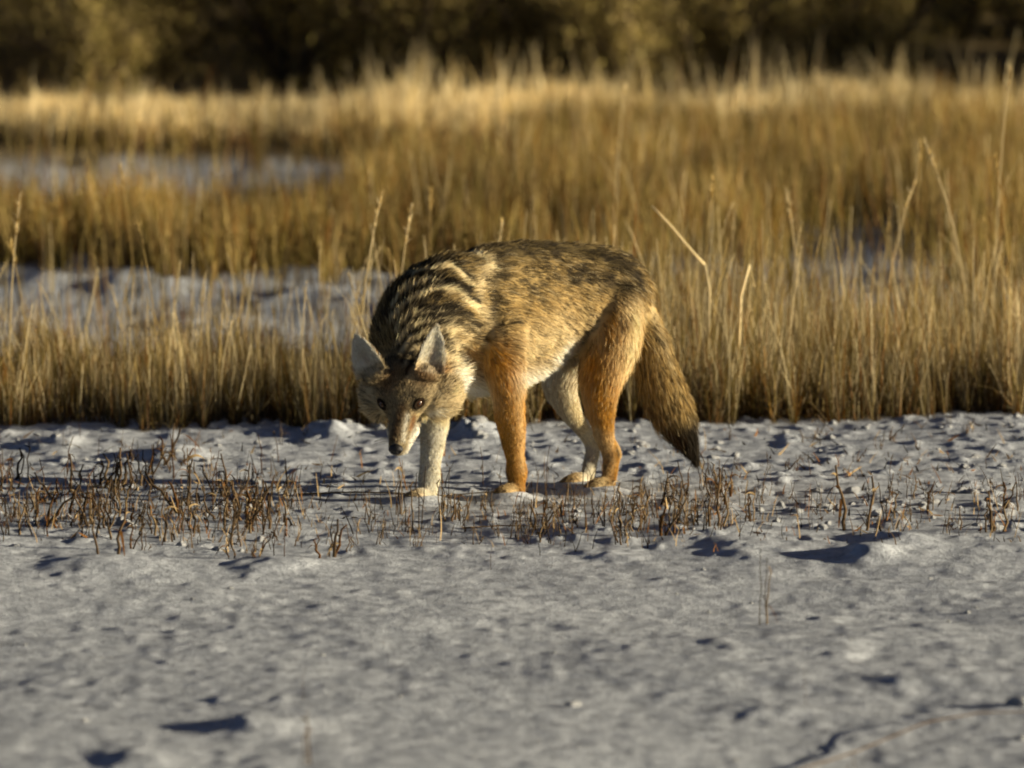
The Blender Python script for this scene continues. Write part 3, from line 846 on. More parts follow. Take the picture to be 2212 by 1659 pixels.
def build_coyote():
    U = UNIT
    def S(px, py, y, w, h=None, fl=None):
        return (P(px, py, y), w * U, (w if h is None else h) * U, fl)
    prims = []      # verts, faces
    flow = []       # position, direction, radius, fur length, region
    def add(secs, region, fur, up=np.array((0, 0, 1.0)), flip=False, nseg=24):
        V, F, C, T, R = loft(secs, nseg, up)
        prims.append((V, F))
        fls = [fur if len(q) < 4 or q[3] is None else q[3] for q in secs]
        for i in range(len(C)):
            flow.append((C[i], -T[i] if flip else T[i], R[i], float(np.interp(i / 4.0, range(len(fls)), fls)), region))
    X_UP = np.array((0.70, -0.70, 0.0))   # for upright limbs: side axis reference
    # trunk, chest to rump
    add([S(975, 745, -0.075, 62, 82), S(1000, 708, -0.035, 84, 124), S(1045, 680, 0.02, 96, 147), S(1110, 667, 0.095, 100, 147), S(1175, 655, 0.165, 96, 137),
         S(1240, 643, 0.225, 90, 119), S(1300, 640, 0.28, 88, 112), S(1348, 652, 0.325, 74, 88), S(1370, 668, 0.345, 44, 52)], 'body', 0.033)
    # brisket
    add([S(972, 792, -0.065, 40, 46), S(1010, 806, -0.03, 50, 48), S(1065, 806, 0.03, 58, 44), S(1125, 790, 0.10, 62, 42), S(1180, 760, 0.165, 56, 38)], 'body', 0.026)
    # neck, skull base to withers
    add([S(878, 800, -0.215, 70, 64), S(886, 758, -0.185, 86, 82), S(903, 708, -0.140, 96, 94), S(936, 672, -0.090, 100, 102), S(985, 652, -0.03, 98, 106), S(1040, 645, 0.03, 80, 98)], 'neck', 0.038)
    # left foreleg
    add([S(1050, 660, -0.01, 50, 64, .036), S(1072, 730, -0.040, 56, 64, .032), S(1088, 800, -0.050, 44, 48, .024), S(1098, 855, -0.040, 35, 37, .016), S(1102, 900, -0.025, 31, 34, .012), S(1108, 950, -0.012, 25, 27),
         S(1113, 992, -0.004, 19, 21), S(1116, 1020, 0.0, 22, 24), S(1117, 1048, -0.004, 16, 17), S(1114, 1066, -0.014, 19, 20)], 'foreleg', 0.010, X_UP)
    # right foreleg, stepping forward
    add([S(975, 700, 0.045, 48, 60, .03), S(962, 770, 0.025, 50, 58, .025), S(950, 830, -0.01, 40, 44, .018), S(942, 880, -0.045, 32, 35, .013), S(937, 930, -0.07, 27, 30), S(932, 978, -0.088, 22, 25),
         S(929, 1008, -0.096, 20, 23), S(927, 1034, -0.101, 22, 24), S(924, 1064, -0.112, 18, 19), S(922, 1076, -0.118, 18, 19)], 'foreleg_r', 0.010, X_UP)
    # left hind leg
    add([S(1312, 640, 0.245, 58, 74, .040), S(1318, 705, 0.21, 58, 76, .036), S(1312, 765, 0.170, 52, 68, .030), S(1298, 822, 0.135, 42, 52, .024), S(1296, 868, 0.138, 33, 39, .017), S(1300, 910, 0.155, 24, 28, .013),
         S(1308, 950, 0.180, 18, 21), S(1320, 984, 0.198, 16, 21), S(1319, 1012, 0.186, 15, 18), S(1313, 1038, 0.160, 15, 17), S(1307, 1056, 0.140, 16, 17)], 'hindleg', 0.010, X_UP)
    add([S(1312, 948, 0.190, 12, 13), S(1332, 974, 0.208, 10, 11), S(1330, 992, 0.200, 9, 10)], 'hindleg', 0.009, X_UP)   # heel
    # right hind leg
    add([S(1265, 680, 0.335, 56, 72, .036), S(1240, 750, 0.315, 54, 68, .03), S(1212, 808, 0.290, 40, 52, .02), S(1217, 856, 0.290, 29, 35, .014), S(1240, 902, 0.320, 20, 24), S(1264, 936, 0.350, 15, 19),
         S(1280, 962, 0.368, 14, 19), S(1277, 990, 0.350, 14, 17), S(1268, 1025, 0.315, 14, 16), S(1258, 1048, 0.280, 15, 16)], 'hindleg_r', 0.009, X_UP)
    # paws point along the heading
    H = np.array((-0.68, -0.73, 0.0))
    paws = {'fl': P(1112, 1072, -0.012), 'fr': P(921, 1081, -0.118), 'hl': P(1307, 1062, 0.14), 'hr': P(1256, 1055, 0.27)}
    for kx, c in paws.items():
        c = c.copy(); c[2] = 0.016
        add([(c - H * 0.014, 0.017, 0.017), (c + H * 0.012, 0.021, 0.018), (c + H * 0.034, 0.021, 0.015), (c + H * 0.048, 0.015, 0.010)], 'paw', 0.007)
        for s in (-1.5, -0.5, 0.5, 1.5):      # toes
            sd = np.array((-H[1], H[0], 0)) * s * 0.0105
            fw = 0.048 - 0.006 * (abs(s) > 1)
            add([(c + sd + H * 0.024 + (0, 0, .001), 0.0070, 0.0085), (c + sd + H * (fw) + (0, 0, -.001), 0.0072, 0.0085), (c + sd + H * (fw + .012) + (0, 0, -.006), 0.005, 0.005)], 'paw', 0.006, nseg=12)
    # tail
    add([S(1350, 642, 0.325, 38, 42), S(1378, 672, 0.348, 40, 42), S(1395, 722, 0.362, 42, 42), S(1411, 780, 0.363, 46, 46), S(1432, 845, 0.35, 50, 50), S(1459, 905, 0.335, 44, 44),
         S(1482, 950, 0.32, 26, 26), S(1503, 990, 0.31, 10, 10)], 'tail', 0.034, X_UP)
    tail_tip = P(1505, 1000, 0.31)
    # head -----------------------------------------------------------
    O = P(876, 844, -0.285)
    pit, yaw, roll = math.radians(38), math.radians(12), math.radians(3)
    fw = np.array((-math.sin(yaw) * math.cos(pit), -math.cos(yaw) * math.cos(pit), -math.sin(pit)))
    lf = unit(np.cross(np.array((0, 0, 1.0)), fw)); upv = np.cross(fw, lf)   # lf: the coyote's own left
    lf, upv = lf * math.cos(roll) + upv * math.sin(roll), upv * math.cos(roll) - lf * math.sin(roll)
    def Hd(x, y, z):
        return O + lf * x + fw * y + upv * z
    def Hs(y, z, w, h):
        return (Hd(0, y, z), w, h)
    add([Hs(-0.085, -0.008, .062, .058), Hs(-0.05, -.001, .076, .064), Hs(-0.012, .002, .074, .060), Hs(0.022, -.002, .063, .052), Hs(0.046, -.011, .049, .043), Hs(0.066, -.022, .0330, .034),
         Hs(0.09, -.031, .0260, .029), Hs(0.118, -.036, .0225, .0255), Hs(0.146, -.040, .0195, .022), Hs(0.160, -.041, .014, .016)], 'head', 0.011, upv, flip=True)
    for s in (-1, 1):
        add([(Hd(s * .052, .022, -.038), .026, .028), (Hd(s * .076, -.012, -.040), .038, .046), (Hd(s * .088, -.050, -.036), .036, .048)], 'cheek', 0.026, upv)
        add([(Hd(s * .022, .054, .010), .010, .008), (Hd(s * .036, .042, .024), .013, .009), (Hd(s * .054, .022, .018), .012, .010)], 'head', 0.007, upv)   # brow
        add([(Hd(s * .010, .150, -.050), .010, .012), (Hd(s * .0145, .118, -.051), .0125, .016), (Hd(s * .023, .078, -.048), .017, .019)], 'muzzle', 0.005, upv)      # lips
    add([Hs(0.03, -.062, .032, .022), Hs(0.08, -.064, .021, .014), Hs(0.130, -.061, .014, .010)], 'muzzle', 0.006, upv)        # lower jaw
    # throat
    add([(Hd(0, -.02, -.05), .06, .05), (Hd(0, -.09, -.06), .068, .06), (P(960, 790, -0.10), .072, .072)], 'neck', 0.034)
    # ears: curved shells joined into the same skin
    ears = []
    for s, tip_px, base_px in ((1, (945, 703, -0.325), (925, 806, -0.325)), (-1, (767, 721, -0.315), (806, 810, -0.325))):
        tip, base = P(*tip_px), P(*base_px)
        ax = tip - base; hgt = np.linalg.norm(ax); ax = ax / hgt
        # ears open forward and a little outward
        fr = np.array((0.38 * s, -0.9, -0.05)); fr = unit(fr - ax * fr.dot(ax)); sd = np.cross(ax, fr)
        rows, colsn = 13, 15
        fr_pts, bk_pts = [], []
        for i in range(rows):
            t = i / (rows - 1)
            hw = 0.0415 * (1 - t ** 1.35) ** 0.85 * (1 - 0.10 * (1 - t) ** 3) + 0.003
            for j in range(colsn):
                u = -1 + 2 * j / (colsn - 1)
                cup = 0.024 * (1 - t * 0.75) * (u * u)
                c = base + ax * (hgt * t) + sd * (hw * u) + fr * (cup - 0.014 * (1 - t * 0.5))
                fr_pts.append(c + fr * 0.0032); bk_pts.append(c - fr * 0.0032)
        n = rows * colsn
        V = np.array(fr_pts + bk_pts); F = []
        for i in range(rows - 1):
            for j in range(colsn - 1):
                a = i * colsn + j
                F.append((a, a + 1, a + colsn + 1, a + colsn)); F.append((n + a, n + a + colsn, n + a + colsn + 1, n + a + 1))
        rim = [i * colsn for i in range(rows)] + [(rows - 1) * colsn + j for j in range(1, colsn)] + [i * colsn + colsn - 1 for i in range(rows - 2, -1, -1)] + [j for j in range(colsn - 2, 0, -1)]
        for a, b in zip(rim, rim[1:] + rim[:1]):
            F.append((b, a, n + a, n + b))
        prims.append((V, F))
        for i in range(6):
            flow.append((base + ax * hgt * (0.12 + 0.17 * i) + fr * .004, ax, 0.026, [0.022, 0.018, 0.013, 0.011, 0.009, 0.008][i], 'ear'))
        ears.append((base, ax, hgt, fr, sd, s))
        # fluffy ear base
        add([(base - ax * .014 - fr * .012, .036, .026), (base + ax * .010 - fr * .014, .028, .014)], 'head', 0.012, fr)
    # join, voxel remesh, smooth
    Vs, Fs, k = [], [], 0
    for V, F in prims:
        Vs.append(V); Fs += [tuple(i + k for i in f) for f in F]; k += len(V)
    me = bpy.data.meshes.new('raw'); me.from_pydata(np.concatenate(Vs).tolist(), [], Fs); me.update()
    import bmesh
    bm = bmesh.new(); bm.from_mesh(me); bmesh.ops.recalc_face_normals(bm, faces=bm.faces[:]); bm.to_mesh(me); bm.free()
    tmp = bpy.data.objects.new('tmp', me); COL.objects.link(tmp)
    md = tmp.modifiers.new('r', 'REMESH'); md.mode = 'VOXEL'; md.voxel_size = 0.0036
    bpy.context.view_layer.update()
    ev = tmp.evaluated_get(bpy.context.evaluated_depsgraph_get())
    body = bpy.data.meshes.new_from_object(ev)
    bpy.data.objects.remove(tmp)
    nv = len(body.vertices)
    co = np.zeros(nv * 3); body.vertices.foreach_get('co', co); co = co.reshape(-1, 3)
    ed = np.zeros(len(body.edges) * 2, np.int64); body.edges.foreach_get('vertices', ed); ed = ed.reshape(-1, 2)
    # flow field lookups
    FP = np.array([f[0] for f in flow]); FD = np.array([f[1] for f in flow]); FR = np.array([f[2] for f in flow]); FL = np.array([f[3] for f in flow])
    FN = [f[4] for f in flow]
    regs = sorted(set(FN)); FI = np.array([regs.index(x) for x in FN])
    def field(pts):
        D = np.zeros_like(pts); L = np.zeros(len(pts)); RW = np.zeros((len(pts), len(regs)))
        for a in range(0, len(pts), 20000):
            p = pts[a:a + 20000]
            d = np.linalg.norm(p[:, None] - FP[None], axis=2) / FR[None]
            w = np.exp(-((d / 0.52) ** 2) + ((d.min(1, keepdims=True) / 0.52) ** 2))
            w /= w.sum(1, keepdims=True)
            D[a:a + 20000] = w @ FD; L[a:a + 20000] = w @ FL
            for i in range(len(regs)):
                RW[a:a + 20000, i] = w[:, FI == i].sum(1)
        return unit(D), L, RW
    D, L, RW = field(co)
    fine = np.zeros(nv)
    for nm in ('ear', 'paw', 'muzzle'):
        fine += RW[:, regs.index(nm)]
    fine += 0.6 * RW[:, regs.index('head')]
    deg = np.bincount(ed.ravel(), minlength=nv)[:, None]
    for it in range(22):
        s = np.zeros_like(co); np.add.at(s, ed[:, 0], co[ed[:, 1]]); np.add.at(s, ed[:, 1], co[ed[:, 0]])
        lam = (0.55 * (1 - np.clip(fine, 0, 1)) + (0.35 if it < 3 else 0.0) * np.clip(fine, 0, 1))[:, None]
        co = co + lam * (s / deg - co)
    body.vertices.foreach_set('co', co.astype(np.float32).ravel())
    body.polygons.foreach_set('use_smooth', np.ones(len(body.polygons), bool))
    body.update()
    nrm = np.zeros(nv * 3); body.vertices.foreach_get('normal', nrm); nrm = nrm.reshape(-1, 3)
    # ---- coat colours -------------------------------------------------
    TAN = np.array((0.43, 0.295, 0.11)); DARK = np.array((0.030, 0.022, 0.012)); GREY = np.array((0.22, 0.175, 0.10)); CREAM = np.array((0.78, 0.63, 0.36))
    ORNG = np.array((0.52, 0.25, 0.018)); WHITE = np.array((0.88, 0.825, 0.68)); RUF = np.array((0.36, 0.16, 0.05)); OLV = np.array((0.21, 0.155, 0.065))
    base = {'body': TAN, 'neck': TAN * 0.9, 'foreleg': ORNG * 0.85 + CREAM * 0.12, 'foreleg_r': WHITE * 0.5 + CREAM * 0.5, 'hindleg': ORNG * 0.42 + CREAM * 0.5, 'hindleg_r': WHITE * 0.35 + CREAM * 0.45, 'paw': CREAM * 0.55 + ORNG * 0.25, 'tail': TAN * 0.95,
            'head': GREY * 1.7, 'cheek': GREY * 1.6 + CREAM * 0.3, 'muzzle': WHITE * 0.9, 'ear': CREAM * 0.9}
    col = sum(RW[:, [i]] * base[regs[i]] for i in range(len(regs)))
    tip = np.zeros(nv)          # share of black-tipped guard hairs
    for nm, v in (('body', 0.46), ('neck', 0.42), ('tail', 0.38), ('cheek', 0.20), ('head', 0.25)):
        tip += v * RW[:, regs.index(nm)]
    # dorsal darkening of the coat, pale underside
    bw = RW[:, regs.index('body')] + RW[:, regs.index('neck')]
    up = nrm[:, 2]
    dors = sstep(0.15, 0.9, up)[:, None] * bw[:, None]
    col = col * (1 - dors * 0.55) + OLV * 0.8 * dors * 0.55
    tip += 0.35 * dors[:, 0]
    vent = sstep(-0.25, -0.75, up)[:, None] * bw[:, None]
    col = col * (1 - vent) + CREAM * vent; tip *= (1 - 0.9 * vent[:, 0])
    kd = BVHTree.FromPolygons([Vector(c) for c in co], [tuple(p.vertices) for p in body.polygons])
    camv = Vector(CAM)
    def hit(px, py):
        d = Vector(ray(px, py)).normalized()
        loc, n_, i_, ds = kd.ray_cast(camv, d, 100.0)
        return None if loc is None else np.array(loc)
    def stroke(pts, rad, c, amt, tipv=None, soft=1.0, wob=0.0):
        q = []
        for (a, b) in zip(pts, pts[1:] + pts[-1:]):
            n = max(1, int(math.hypot(b[0] - a[0], b[1] - a[1]) / 6))
            for t in range(n):
                h = hit(a[0] + (b[0] - a[0]) * t / n, a[1] + (b[1] - a[1]) * t / n)
                if h is not None: q.append(h)
        if not q: return
        q = np.array(q); dmin = np.full(nv, 1e9)
        near = np.where(np.linalg.norm(co - q.mean(0), axis=1) < np.linalg.norm(q - q.mean(0), axis=1).max() + rad * U * 4)[0]
        cn = co[near]
        for a in range(0, len(near), 20000):
            dmin[near[a:a + 20000]] = np.linalg.norm(cn[a:a + 20000][:, None] - q[None], axis=2).min(1)
        if wob: dmin[near] += wob * U * vnoise(cn[:, 0] / .02, cn[:, 1] / .02, cn[:, 2] / .02, seed=5)
        w = amt * np.exp(-np.clip(dmin / (rad * U), 0, 9) ** (2.0 / soft))
        nonlocal col, tip
        col = col * (1 - w[:, None]) + c * w[:, None]
        if tipv is not None: tip = tip * (1 - w) + tipv * w
    # flank: pale low, olive high
    stroke([(1120, 760), (1170, 740), (1215, 710)], 55, CREAM * 0.80 + TAN * 0.2, 0.85, 0.10)
    stroke([(1110, 820), (1140, 825), (1190, 805), (1228, 755)], 26, WHITE, 0.9, 0.0)
    stroke([(1110, 690), (1180, 660), (1240, 650)], 36, TAN * 1.25, 0.6, 0.30)
    stroke([(1090, 540), (1180, 532), (1270, 540), (1350, 575)], 36, OLV * 0.5, 0.9, 0.9, wob=14)
    stroke([(1120, 600), (1220, 590), (1300, 600)], 30, TAN * 0.7, 0.6, 0.7, wob=14)
    stroke([(1275, 600), (1330, 610), (1385, 625)], 24, DARK * 1.8, 0.7, 0.9, wob=10)
    stroke([(1340, 560), (1380, 600)], 16, DARK * 1.6, 0.6, 0.9)
    pn = fbm(co[:, 0] / .026, co[:, 1] / .026, co[:, 2] / .012, seed=55, octv=3)
    pw = sstep(0.0, 0.7, pn) * bw * sstep(-0.25, 0.45, up) * 0.9
    col = col * (1 - pw[:, None]) + DARK * 1.3 * pw[:, None]; tip = np.maximum(tip, pw)
    # saddle mark behind the shoulder, pale stripe before it
    stroke([(1078, 545), (1075, 590), (1068, 640), (1075, 700), (1090, 740)], 13, DARK * 1.5, 0.75, 0.9, wob=8)
    stroke([(1030, 540), (1058, 556), (1072, 580)], 13, CREAM * 1.1, 1.0, 0.0, soft=0.7)
    stroke([(1055, 585), (1035, 625), (1040, 660), (1062, 710), (1085, 750)], 14, CREAM * 0.85, 0.8, 0.1, wob=6)
    # wavy dark and pale clumps on the nape and shoulder
    wv = np.random.default_rng(9)
    for i in range(8):
        y0 = 571 + i * 27
        pts = [(838 + 6 * i + 4 * wv.normal(), y0 + 44), (872 + 4 * i, y0 + 8), (925 + 3 * i, y0 - 8 + 9 * wv.normal()), (975 + 3 * i, y0 + 4 + 9 * wv.normal()), (1010 + 2 * i + 14 * wv.normal(), y0 + 30)]
        stroke(pts, 10.2, DARK * 0.5, 1.0, 1.0, wob=3, soft=0.5)
        stroke([(a + 2, b + 13) for a, b in pts], 8.2, CREAM * 1.05, 1.0, 0.0, wob=3, soft=0.5)
    stroke([(815, 640), (805, 690), (800, 740)], 26, DARK * 2.2, 0.6, 0.8)
    stroke([(1000, 690), (1020, 730), (1045, 760)], 20, TAN * 0.7, 0.5, 0.7, wob=8)
    # nape behind the ears: its shade painted dark into the coat
    stroke([(850, 770), (885, 765)], 26, DARK * 2.5, 0.6, 0.5)
    # ruff edge beside the cheek, chest
    stroke([(975, 700), (990, 760), (994, 800), (985, 850)], 10, CREAM, 0.85, 0.05)
    stroke([(955, 690), (968, 740), (975, 775)], 8, DARK * 1.6, 0.75, 0.6)
    stroke([(1000, 825), (1015, 840), (1045, 848)], 36, WHITE * 1.05, 1.0, 0.0)
    stroke([(1025, 770), (1055, 785)], 26, ORNG * 0.6 + CREAM * 0.35, 0.8, 0.05)
    # foreleg
    stroke([(1085, 770), (1095, 830)], 40, ORNG * 1.05, 0.85, 0.03)
    stroke([(1120, 850), (1128, 940), (1130, 1010)], 14, CREAM * 0.75 + ORNG * 0.3, 0.55, 0.0)  # sunlit outer edge of the leg, painted on as cream
    stroke([(1085, 955), (1092, 1000), (1098, 1035)], 8, DARK * 2, 0.75, 0.0)
    stroke([(940, 940), (930, 1000), (925, 1060)], 34, WHITE * 0.95, 0.75, 0.0)
    # hind leg
    stroke([(1372, 670), (1375, 730), (1360, 790)], 24, CREAM * 1.05, 0.85, 0.0)
    stroke([(1325, 690), (1318, 750)], 14, ORNG * 0.75, 0.75, 0.1)
    stroke([(1285, 690), (1290, 740)], 16, CREAM * 0.7 + TAN * 0.3, 0.7, 0.15)
    stroke([(1268, 660), (1262, 720), (1268, 760)], 12, OLV, 0.6, 0.6)
    stroke([(1280, 790), (1300, 870), (1310, 915)], 34, ORNG, 0.85, 0.0)
    stroke([(1318, 880), (1322, 920)], 12, ORNG * 0.75, 0.7, 0.0)
    stroke([(1290, 930), (1295, 1000), (1298, 1050)], 10, CREAM * 0.85, 0.75, 0.0)
    stroke([(1328, 950), (1335, 1000), (1325, 1040)], 9, ORNG * 0.85, 0.8, 0.0)
    stroke([(1333, 972), (1336, 984)], 7, DARK * 2.5, 0.8, 0.0)
    stroke([(1338, 1006), (1338, 1012)], 6, RUF * 0.5, 0.7, 0.0)
    stroke([(1240, 880), (1262, 925)], 14, CREAM, 0.7, 0.0)
    stroke([(1275, 980), (1265, 1045)], 18, WHITE, 0.8, 0.0)
    # tail: black tip; shaded underside and sunlit outer edge painted into the coat
    dtt = np.linalg.norm(co - tail_tip, axis=1); wt = sstep(0.115, 0.07, dtt + 0.012 * vnoise(co[:, 0] / .02, co[:, 1] / .02, co[:, 2] / .02, seed=8)) * RW[:, regs.index('tail')]
    col = col * (1 - wt[:, None]) + DARK * wt[:, None]; tip = np.maximum(tip, wt)
    stroke([(1400, 885), (1440, 930), (1470, 960)], 12, RUF * 0.35, 0.8, 0.3)
    stroke([(1405, 655), (1425, 720), (1450, 790)], 12, CREAM * 0.8, 0.5, 0.3)
    # face
    stroke([(838, 830), (860, 800), (900, 805), (925, 815)], 24, RUF * 0.7, 0.55, 0.25)
    stroke([(868, 800), (866, 850)], 9, OLV, 0.4, 0.3)
    stroke([(935, 850), (955, 830)], 26, GREY * 2.0, 0.7, 0.2)
    stroke([(950, 785), (965, 800)], 15, RUF, 0.6, 0.2)
    stroke([(890, 892), (910, 896), (930, 892)], 9, CREAM, 0.95, 0.0)
    stroke([(950, 880), (965, 900)], 14, CREAM * 0.9, 0.6, 0.1)
    stroke([(935, 905), (955, 910)], 12, CREAM, 0.7, 0.05)
    stroke([(868, 880), (858, 915), (852, 945)], 11, RUF * 0.30 + GREY * 0.25, 0.85, 0.0)  # grey-rufous bridge, darkened further by painted shade
    stroke([(880, 898), (874, 925), (872, 950)], 6, WHITE, 0.9, 0.0)
    stroke([(893, 903), (887, 925)], 7, RUF * 1.1, 0.8, 0.0)
    stroke([(955, 888), (930, 898), (908, 915), (896, 938), (888, 955)], 9, WHITE, 1.0, 0.0)
    stroke([(915, 906), (898, 928), (886, 948)], 2.4, DARK * 2, 0.55, 0.0)
    for s in (1, -1):           # eye rims, inner eye streak
        ec = Hd(s * .0385, .050, .008)
        d = np.linalg.norm(co - ec, axis=1); w = np.exp(-(d / 0.0175) ** 4); col = col * (1 - w[:, None]) + DARK * w[:, None]
        d = np.linalg.norm(co - Hd(s * .026, .062, -.003), axis=1); w = 0.8 * np.exp(-(d / 0.009) ** 2); col = col * (1 - w[:, None]) + RUF * 0.35 * w[:, None]
    # ears: pale inside, rufous back with dark edge
    for (b0, ax, hg, fr, sd, s) in ears:
        rel = co - b0; t = rel @ ax / hg; inside = (t > 0.02) & (t < 1.15) & (np.abs(rel @ sd) < 0.05) & (np.abs(rel @ fr) < 0.045)
        face = (nrm @ fr)
        wi = inside * sstep(-0.1, 0.35, face) * RW[:, regs.index('ear')]; wb = inside * sstep(0.1, -0.4, face) * RW[:, regs.index('ear')]
        col = col * (1 - wi[:, None]) + (WHITE * 0.85 + GREY * 0.1) * wi[:, None]; col = col * (1 - wb[:, None]) + RUF * 0.45 * wb[:, None]
        cen = wi * np.exp(-((rel @ sd - 0.004 * s) / 0.009) ** 2 - ((t - 0.36) / 0.22) ** 2) * 0.55
        col = col * (1 - cen[:, None]) + np.array((0.20, 0.12, 0.09)) * cen[:, None]
        tip *= (1 - wi)
    ca = body.color_attributes.new('Col', 'FLOAT_COLOR', 'POINT')
    c4 = np.ones((nv, 4), np.float32); c4[:, :3] = np.clip(col, 0, 1) * 0.8
    ca.data.foreach_set('color', c4.ravel())
    body.name = 'coyote'
    yo = obj('coyote', body, M_SKIN)
    tag(yo, 'tan and grey coyote with lowered head and hanging black-tipped tail, standing on snow', 'coyote')
    # ---- fur --------------------------------------------------------------
    body.calc_loop_triangles()
    tr = np.zeros(len(body.loop_triangles) * 3, np.int64); body.loop_triangles.foreach_get('vertices', tr); tr = tr.reshape(-1, 3)
    ar = np.linalg.norm(np.cross(co[tr[:, 1]] - co[tr[:, 0]], co[tr[:, 2]] - co[tr[:, 0]]), axis=1)
    # keep some noses and eyes bare
    bare = np.zeros(nv)
    nose_c = Hd(0, .162, -.033)
    bare = np.maximum(bare, np.exp(-(np.linalg.norm(co - nose_c, axis=1) / 0.016) ** 6))
    for s in (1, -1):
        bare = np.maximum(bare, np.exp(-(np.linalg.norm(co - Hd(s * .0385, .050, .008), axis=1) / 0.0165) ** 6))
    short = np.clip((0.030 - L) / 0.02, 0, 1)
    dens = (1 + 2.6 * short) * (1 - bare)
    pr = ar * dens[tr].mean(1); pr /= pr.sum()
    N = 270000
    r = np.random.default_rng(77)
    ti = r.choice(len(tr), N, p=pr)
    b = r.random((N, 2)); sw = b.sum(1) > 1; b[sw] = 1 - b[sw]
    bc = np.stack([1 - b.sum(1), b[:, 0], b[:, 1]], 1)
    def ip(A):
        return (A[tr[ti]] * (bc[:, :, None] if A.ndim == 2 else bc)).sum(1)
    p0, n0, d0, l0, c0, t0 = ip(co), unit(ip(nrm)), unit(ip(D)), ip(L), ip(col), ip(tip)
    # comb: follow the body, fall a little with gravity, with clumps
    g = 1 - np.clip((0.02 - l0) / 0.012, 0, 1)
    d0 = d0 + np.array((0, 0, -0.35)) * g[:, None]
    cl = np.stack([vnoise(p0[:, 0] / .022, p0[:, 1] / .022, p0[:, 2] / .022, seed=s) for s in (1, 2, 3)], 1)
    cl2 = np.stack([vnoise(p0[:, 0] / .008, p0[:, 1] / .008, p0[:, 2] / .008, seed=s) for s in (4, 5, 6)], 1)
    d0 = d0 + (0.30 * cl + 0.13 * cl2) * (0.35 + 0.65 * g[:, None]) + 0.12 * r.normal(size=(N, 3))
    d0 = unit(d0 - n0 * (d0 * n0).sum(1, keepdims=True))
    lift = 0.28 + 0.20 * cl[:, 0] + 0.10 * r.normal(size=N) + 0.22 * (1 - g)
    lift = np.clip(lift, 0.10, 0.85)
    di = unit(d0 * np.cos(lift)[:, None] + n0 * np.sin(lift)[:, None])
    side = unit(np.cross(di, n0) + 0.6 * r.normal(size=(N, 3)))
    # keep the strand's face turned outward
    fn = np.cross(side, di); sg = np.sign((fn * n0).sum(1)); side = side * sg[:, None]
    ln = l0 * r.uniform(0.65, 1.2, N) * (1 + 0.25 * cl[:, 1])
    wd = np.where(l0 > 0.02, 0.0019, 0.0015) * r.uniform(0.6, 1.3, N)
    bend = (d0 * 0.10 - n0 * 0.11) + np.array((0, 0, -0.10)) * g[:, None]
    from mathutils.kdtree import KDTree
    sub_i = np.arange(0, nv, 1); kt = KDTree(nv)
    for i_ in range(nv): kt.insert(co[i_], i_)
    kt.balance()
    q_ = p0 + d0 * (ln * 0.7)[:, None] + np.array((0, 0, -0.05)) * (g * ln)[:, None]
    ix_ = np.fromiter((kt.find(v_)[1] for v_ in q_), np.int64, N)
    ctip, t0 = col[ix_], tip[ix_]
    var = (1 + 0.22 * r.normal(size=N) * 0.8 + 0.22 * cl2[:, 0] * g)[:, None]
    cr = (c0 * 0.2 + ctip * 0.8) * 0.85 * np.clip(var, 0.5, 1.5)
    ct = ctip * np.clip(var, 0.5, 1.6) * 1.15
    clump_dark = sstep(-0.1, 0.6, cl2[:, 1] + 0.5 * cl[:, 2])
    dk = r.random(N) < t0 * (0.45 + 0.9 * clump_dark)
    ct[dk] = DARK * r.uniform(0.6, 2.0, (dk.sum(), 1)); cr[dk] = cr[dk] * 0.35
    pale = (~dk) & (r.random(N) < 0.15 * g * (t0 < 0.85))
    ct[pale] = CREAM * r.uniform(0.7, 1.05, (pale.sum(), 1))
    V, T, C = ribbons(p0 - n0 * (0.0005 + 0.0015 * g)[:, None], di, ln, wd, side, bend, np.clip(cr, 0.004, 0.85), np.clip(ct, 0.004, 0.85), segs=2)
    f = obj('fur', mesh_np('fur', V, tris=T, smooth=True, col=C), M_FUR, yo)
    f['kind'] = 'stuff'
    # ---- eyes, nose, whiskers ---------------------------------------------
    def ball(name, c, rad, mat, sc=(1, 1, 1), sub=3):
        bm = bmesh.new(); bmesh.ops.create_icosphere(bm, subdivisions=sub, radius=1.0)
        for v in bm.verts:
            q = v.co; w = c + lf * (q.x * rad * sc[0]) + fw * (q.y * rad * sc[1]) + upv * (q.z * rad * sc[2]); v.co = w
        m_ = bpy.data.meshes.new(name); bm.to_mesh(m_); bm.free(); m_.polygons.foreach_set('use_smooth', np.ones(len(m_.polygons), bool))
        return obj(name, m_, mat, yo)
    m_eye, nt, bs = new_mat('amber_eye'); bs.inputs['Base Color'].default_value = (0.10, 0.035, 0.008, 1); bs.inputs['Roughness'].default_value = 0.08
    tcn = nt.nodes.new('ShaderNodeTexNoise'); tcn.inputs['Scale'].default_value = 400
    rmp = nt.nodes.new('ShaderNodeMix'); rmp.data_type = 'RGBA'; rmp.inputs['A'].default_value = (0.04, 0.014, 0.004, 1); rmp.inputs['B'].default_value = (0.10, 0.038, 0.008, 1)
    nt.links.new(tcn.outputs['Fac'], rmp.inputs['Factor']); nt.links.new(rmp.outputs['Result'], bs.inputs['Base Color'])
    m_lid = mat_noise('eyelid_skin', (0.012, 0.008, 0.005), (0.03, 0.02, 0.012), 300, 0.95, 0.03)
    m_blk = mat_noise('black_skin', (0.010, 0.009, 0.009), (0.022, 0.019, 0.018), 300, 0.42, 0.35, 0.3, 900)
